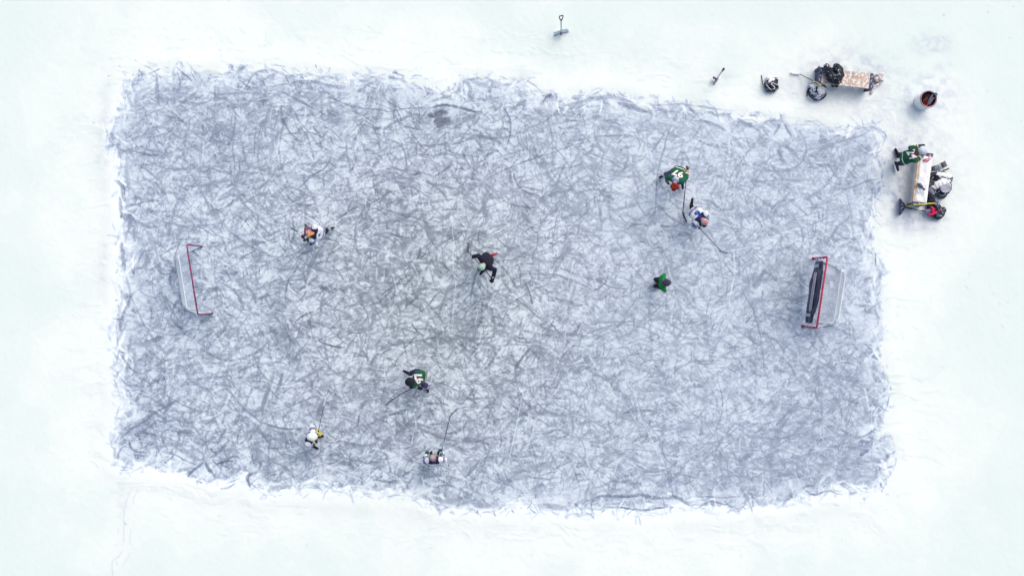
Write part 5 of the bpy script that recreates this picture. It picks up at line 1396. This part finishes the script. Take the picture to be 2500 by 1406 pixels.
b = bag('backpack', 'dark green and purple backpack with crimson lining, at the end of the yellow shovel handle', 'backpack',
    [(2284, 512, .12, .15, 2294, 520, .12, .13), (2272, 505, .10, .08, 2278, 520, .1, .10), (2288, 526, .10, .11, 2300, 514, .1, .09)], two_tone(rgb(20, 30, 44), rgb(26, 62, 70), 6, -.05, 15, None, .02), .024, 15)
for pts, r_ in (([(2275, 508), (2279, 512), (2276, 516)], .045), ([(2280, 519), (2288, 517), (2296, 512)], .03), ([(2268, 524), (2276, 523), (2282, 520)], .04)):
    me = fuse('lining', [(P(a[0], a[1], .25), r_, P(c[0], c[1], .26), r_ * .8) for a, c in zip(pts, pts[1:])], .009, 1)
    link('lining', me, mat('crimson_lining', rgb(196, 14, 84), .6, noise=.2), b)
me = fuse('lavender_flap', [(P(2262, 516, .16), .05, P(2272, 514, .2), .05), (P(2264, 518, .14), .04, P(2268, 524, .16), .04)], .01, 1); link('side_pocket', me, mat('lavender_cloth', rgb(140, 136, 180), .6, noise=.15), b)
for pts in ([(2296, 508), (2299, 514), (2302, 520)], [(2284, 520), (2292, 524), (2300, 527)], [(2286, 528), (2294, 528), (2300, 527)]):
    bm = bmesh.new(); add_tube(bm, [P(u, v, .28) for u, v in pts], .006, 5); obj('piping', bm, M['pale'], b, True)
o = bag('glove', 'crumpled dark glove on the corner of the green and purple backpack', 'glove', [(2284, 496, .26, .06, 2290, 500, .27, .05), (2292, 494, .24, .035, 2288, 502, .26, .04)], two_tone(rgb(60, 66, 84), rgb(170, 176, 190), 12, 0, 21), .012, 21)
bag('jacket', 'dark jacket stuffed between the snow-covered bench and the two bags', 'jacket', [(2272, 482, .16, .09, 2276, 494, .15, .08), (2268, 488, .14, .07, 2270, 502, .12, .06)], two_tone(rgb(26, 30, 54), rgb(36, 60, 58), 8, 0, 22), .02, 22)
bag('jacket', 'pale grey cloth wedged between the snow-covered bench and the big equipment bag', 'cloth', [(2272, 466, .14, .07, 2276, 472, .14, .06)], two_tone(rgb(190, 186, 206), rgb(150, 150, 176), 8, 0, 23), .02, 23)
# things lying on the snowy bench
bag('glove', 'dark hockey glove lying half-way along the snow-covered bench', 'glove', [(2243, 450, .52, .035, 2250, 456, .52, .04), (2252, 458, .50, .02, 2258, 463, .50, .018), (2246, 449, .5, .022, 2250, 452, .51, .02)], two_tone(rgb(40, 44, 76), rgb(90, 96, 120), 14, .1, 31), .006, 31)
bag('hat', 'red and pink knitted hat beside the hand of the player in green 24', 'hat', [(2259, 391, .485, .035, 2265, 391, .49, .035), (2255, 392, .475, .025, 2268, 390, .48, .028)], two_tone(rgb(206, 60, 84), rgb(226, 150, 160), 20, 0, 32), .008, 32)
for (u, v, lb) in ((2271, 385, 'snow-filled ring print next to the red and pink hat'), (2244, 468, 'small ring print in the bench snow below the dark glove, left of its twin'), (2253, 472, 'small ring print in the bench snow below the dark glove, right of its twin')):
    c_ = P(u, v, .478)
    bm = bmesh.new(); add_tube(bm, [c_ + Vector((math.cos(a) * .036, math.sin(a) * .036, 0)) for a in np.linspace(0, 2 * math.pi, 17)], .007, 6, cap=False)
    tag(obj('snow_ring', bm, M['pale'], None, True), lb, 'ring', 'ring prints on the bench snow')

# sticks and shovels
make_stick('black stick with a yellow upper shaft lying across the bag rim near the tan bench', P(2017, 214, .62), P(1951, 181, .05), (-.9, -.05, 0), rgb(44, 46, 60), rgb(206, 208, 226), two=(.52, .97, rgb(206, 202, 110)), blade_len=.24, curve=-.05)
sh = empty('push_shovel', P(2198, 505, .1), 'snow pusher with yellow handle and ribbed triangular head, laid over the snowy bench', 'shovel', 'snow shovels')
bm = bmesh.new(); add_tube(bm, [P(2211, 504, .12), P(2230, 501, .42), P(2240, 500, .50), P(2281, 496, .56)], .017, 8); obj('handle', bm, mat('yellow_handle', rgb(214, 202, 66), .4, noise=.08), sh, True)
bm = bmesh.new()
for (a, c_) in (((2198, 486), (2211, 503)), ((2198, 524), (2211, 505)), ((2199, 494), (2211, 504)), ((2199, 515), (2211, 504)), ((2199, 503), (2211, 504))):
    add_tube(bm, [P(a[0], a[1], .03), P(c_[0], c_[1], .13)], .014, 6)
obj('rib', bm, mat('violet_plastic', rgb(52, 40, 92), .4), sh, True)
bm = bmesh.new(); g = []
for t in np.linspace(0, 1, 12):
    v_ = 485 + 40 * t
    g.append([bm.verts.new(P(2198 - .6, v_, .012)), bm.verts.new(P(2197.2 + 1.4, v_, .10)), bm.verts.new(P(2199.5, v_, .22))])
for a, c_ in zip(g, g[1:]):
    for k in (0, 1): bm.faces.new((a[k], a[k + 1], c_[k + 1], c_[k]))
o = obj('blade', bm, mat('violet_plastic', (0, 0, 0)), sh, True); m_ = o.modifiers.new('t', 'SOLIDIFY'); m_.thickness = .015
make_stick('dark stick lying on the snow just below the yellow handled pusher', P(2213, 507, .10), P(2250, 515, .06), (.9, -.3, 0), rgb(60, 62, 84), rgb(90, 96, 116), blade_len=.2)

def scoop_shovel(label, base_u, base_v, top_u, top_v, blade_pts, blade_h, lean, grip, blade_m, hm):
    r_ = empty('snow_shovel', P(base_u, base_v, 0), label, 'shovel', 'snow shovels')
    b0 = P(base_u, base_v, .22); t0 = P(top_u, top_v, 1.28)
    bm = bmesh.new(); add_tube(bm, [b0, (b0 + t0) / 2, t0], .019, 8); obj('handle', bm, hm, r_, True)
    bm = bmesh.new(); g = []
    a, c_ = P(*blade_pts[0]), P(*blade_pts[1]); d = c_ - a; n = Vector((-d.y, d.x, 0)).normalized() * lean
    for t in np.linspace(0, 1, 11):
        col_ = []
        for s_ in np.linspace(0, 1, 7):
            bow = .05 * math.sin(math.pi * t)
            col_.append(bm.verts.new(a + d * t + n * (s_ * s_ * blade_h * .45 + bow * .4) + Vector((0, 0, .012 + blade_h * s_ * (1 - .12 * abs(2 * t - 1) ** 3)))))
        g.append(col_)
    for p_, q_ in zip(g, g[1:]):
        for k in range(6): bm.faces.new((p_[k], p_[k + 1], q_[k + 1], q_[k]))
    o = obj('scoop', bm, blade_m, r_, True); m_ = o.modifiers.new('t', 'SOLIDIFY'); m_.thickness = .010
    bm = bmesh.new(); add_tube(bm, [a + Vector((0, 0, .02)) - n * .01, (a + c_) / 2 + Vector((0, 0, .02)) + n * .015, c_ + Vector((0, 0, .02)) - n * .01], .014, 6); obj('wear_strip', bm, mat('dark_edge', rgb(84, 104, 130), .5), o, True)
    if grip == 'D':
        up = Vector((0, .92, .38)); sx = d.normalized()
        bm = bmesh.new(); add_tube(bm, [t0, t0 + sx * .03 + up * .04, t0 + sx * .05 + up * .09, t0 + sx * .05 + up * .12, t0 - sx * .05 + up * .12, t0 - sx * .05 + up * .09, t0 - sx * .03 + up * .04, t0], .014, 8); obj('grip', bm, M['plastic_black'], r_, True)
        bm = bmesh.new(); add_tube(bm, [b0 + Vector((0, -.04, -.1)), b0 + Vector((0, -.02, .02))], .035, 8); obj('socket', bm, mat('mauve_plastic', rgb(130, 112, 150), .5), r_, True)
    else:
        up = (t0 - b0).normalized()
        bm = bmesh.new(); add_tube(bm, [t0 - up * .05, t0 + up * .25], .027, 8); obj('grip', bm, M['plastic_black'], r_, True)
        bm = bmesh.new(); add_tube(bm, [b0 + Vector((-.02, 0, -.1)), b0 + Vector((-.09, .03, -.06))], .035, 8); obj('socket', bm, mat('mauve_plastic', (0, 0, 0)), r_, True)
    return r_
scoop_shovel('snow shovel with black D-grip standing upright in the snow, pale blue scoop', 1370, 79, 1370, 51, [(1352, 88, 0), (1388, 78, 0)], .19, .6, 'D',
    mat('pale_blue_plastic', rgb(222, 238, 246), .4, noise=.06, snow=.3), mat('pale_handle', rgb(206, 204, 196), .5, noise=.1))
scoop_shovel('snow shovel with a straight black grip planted at a slant, dark narrow scoop edge', 1751, 191, 1764, 173, [(1742, 208, 0), (1753, 193, 0)], .22, .3, 'I',
    mat('slate_plastic', rgb(92, 98, 128), .4, noise=.2), mat('pale_handle', (0, 0, 0)))

# ------------------------------------------------------------------ fire barrel
fb = empty('fire_barrel', P(2250, 250, 0), 'squat pale metal barrel with burning logs and embers inside', 'fire barrel')
c0 = P(2250, 250, 0)
bm = bmesh.new(); n = 48; R0 = .222
profile = [(R0 * .98, .0), (R0, .02), (R0, .13), (R0 + .006, .14), (R0, .15), (R0, .28), (R0 + .006, .29), (R0, .30), (R0, .425), (R0 + .010, .435), (R0 - .004, .445), (R0 - .022, .435), (R0 - .022, .12), (0.001, .12)]
rings = [[bm.verts.new(c0 + Vector((math.cos(2 * math.pi * k / n) * r_, math.sin(2 * math.pi * k / n) * r_, z + .004))) for k in range(n)] for r_, z in profile]
for a, c_ in zip(rings, rings[1:]):
    for k in range(n): bm.faces.new((a[k], a[(k + 1) % n], c_[(k + 1) % n], c_[k]))
def drum_mat():
    m_ = mat('barrel_metal', rgb(242, 244, 246), .5, metal=.1, noise=.08)
    return m_
obj('drum', bm, drum_mat(), fb, True)
bm = bmesh.new(); n = 48; rr_ = [[bm.verts.new(c0 + Vector((math.cos(2 * math.pi * k / n) * (R0 - .026), math.sin(2 * math.pi * k / n) * (R0 - .026), z))) for k in range(n)] for z in (.19, .3, .43)]
for a, c_ in zip(rr_, rr_[1:]):
    for k in range(n): bm.faces.new((a[k], c_[k], c_[(k + 1) % n], a[(k + 1) % n]))
obj('sooty_lining', bm, mat('soot', rgb(104, 44, 58), .8, noise=.6, nscale=6), fb, True)
bm = bmesh.new(); add_tube(bm, [c0 + Vector((math.cos(a) * (R0 - .008), math.sin(a) * (R0 - .008), .448)) for a in np.linspace(0, 2 * math.pi, 49)], .02, 8, cap=False); obj('rim', bm, mat('sooty_rim', rgb(150, 132, 140), .5, metal=.4, noise=.4, nscale=8), fb, True)
ash = bmesh.new(); bmesh.ops.create_circle(ash, cap_ends=True, segments=40, radius=R0 - .024, matrix=Matrix.Translation(c0 + Vector((0, 0, .20)))); obj('ash_bed', ash, mat('ash', rgb(44, 18, 26), .9, noise=.5), fb)
char = mat('charred_wood', rgb(58, 28, 34), .8, noise=.6, nscale=20, bump=.8); grey = mat('grey_plank', rgb(132, 134, 154), .7, noise=.35, nscale=10)
glow = mat('ember', rgb(180, 40, 20), .8, emit=(rgb(255, 60, 34), .5))
ct = c0 + Vector((0, 0, .30))
logs = [((-.12, -.10, 0), (.02, .15, .10), .028, char, 'log'), ((-.05, -.14, .02), (.05, .13, .11), .026, char, 'log'), ((-.15, .02, -.02), (-.01, .15, .06), .03, char, 'log'),
        ((.02, -.10, .05), (.11, .12, .15), .024, grey, 'plank'), ((.06, -.12, .04), (.15, .05, .13), .022, grey, 'plank'), ((-.10, -.04, .03), (.0, .06, .09), .026, mat('brown_wood', rgb(128, 66, 52), .8, noise=.4), 'log'),
        ((.02, -.14, -.02), (.15, -.07, .03), .026, char, 'log'), ((-.14, -.06, .0), (.10, -.13, .02), .026, mat('red_wood', rgb(110, 20, 32), .8, noise=.5), 'log')]
fire_labels = ['charred log in the fire barrel, third from its left wall', 'charred log in the fire barrel, beside the longer grey plank', 'charred log in the fire barrel, the one against its upper left wall',
    'grey plank in the fire barrel, the longer one nearer the middle', 'grey plank in the fire barrel, the shorter one nearer the right wall', 'short brown log lying on top of the charred ones in the fire barrel',
    'charred log in the fire barrel under the lower ends of the grey planks', 'dark red log lying across the bottom of the fire barrel']
for a, c_, r_, m_, nm in logs:
    bm = bmesh.new(); add_tube(bm, [ct + Vector(a), ct + (Vector(a) + Vector(c_)) / 2, ct + Vector(c_)], [r_, r_ * 1.05, r_], 8, flat=.6 if nm == 'plank' else 1)
    o = obj('firewood', bm, m_, None); tag(o, None, 'firewood', 'firewood burning in the barrel')
    o['label'] = fire_labels.pop(0)
for a, r_ in (((-.05, -.10, .03), .016), ((.0, -.14, .04), .014), ((-.02, -.02, .0), .014), ((.05, -.08, -.02), .016), ((-.06, .03, .03), .012)):
    bm = bmesh.new(); add_capsule(bm, ct + Vector(a), r_, ct + Vector(a) + Vector((.02, .01, .0)), r_ * .8, 8); o = obj('ember', bm, glow, fb, True)
bm = bmesh.new(); add_box(bm, c0 + Vector((.18, .12, .47)), (.07, .09, .05), Matrix.Rotation(.6, 3, 'Z')); bmesh.ops.bevel(bm, geom=bm.edges[:], offset=.008, segments=2)
tag(obj('teal_block', bm, mat('teal_box', rgb(10, 96, 96), .5), None), 'small teal block sitting on the rim of the fire barrel', 'block')
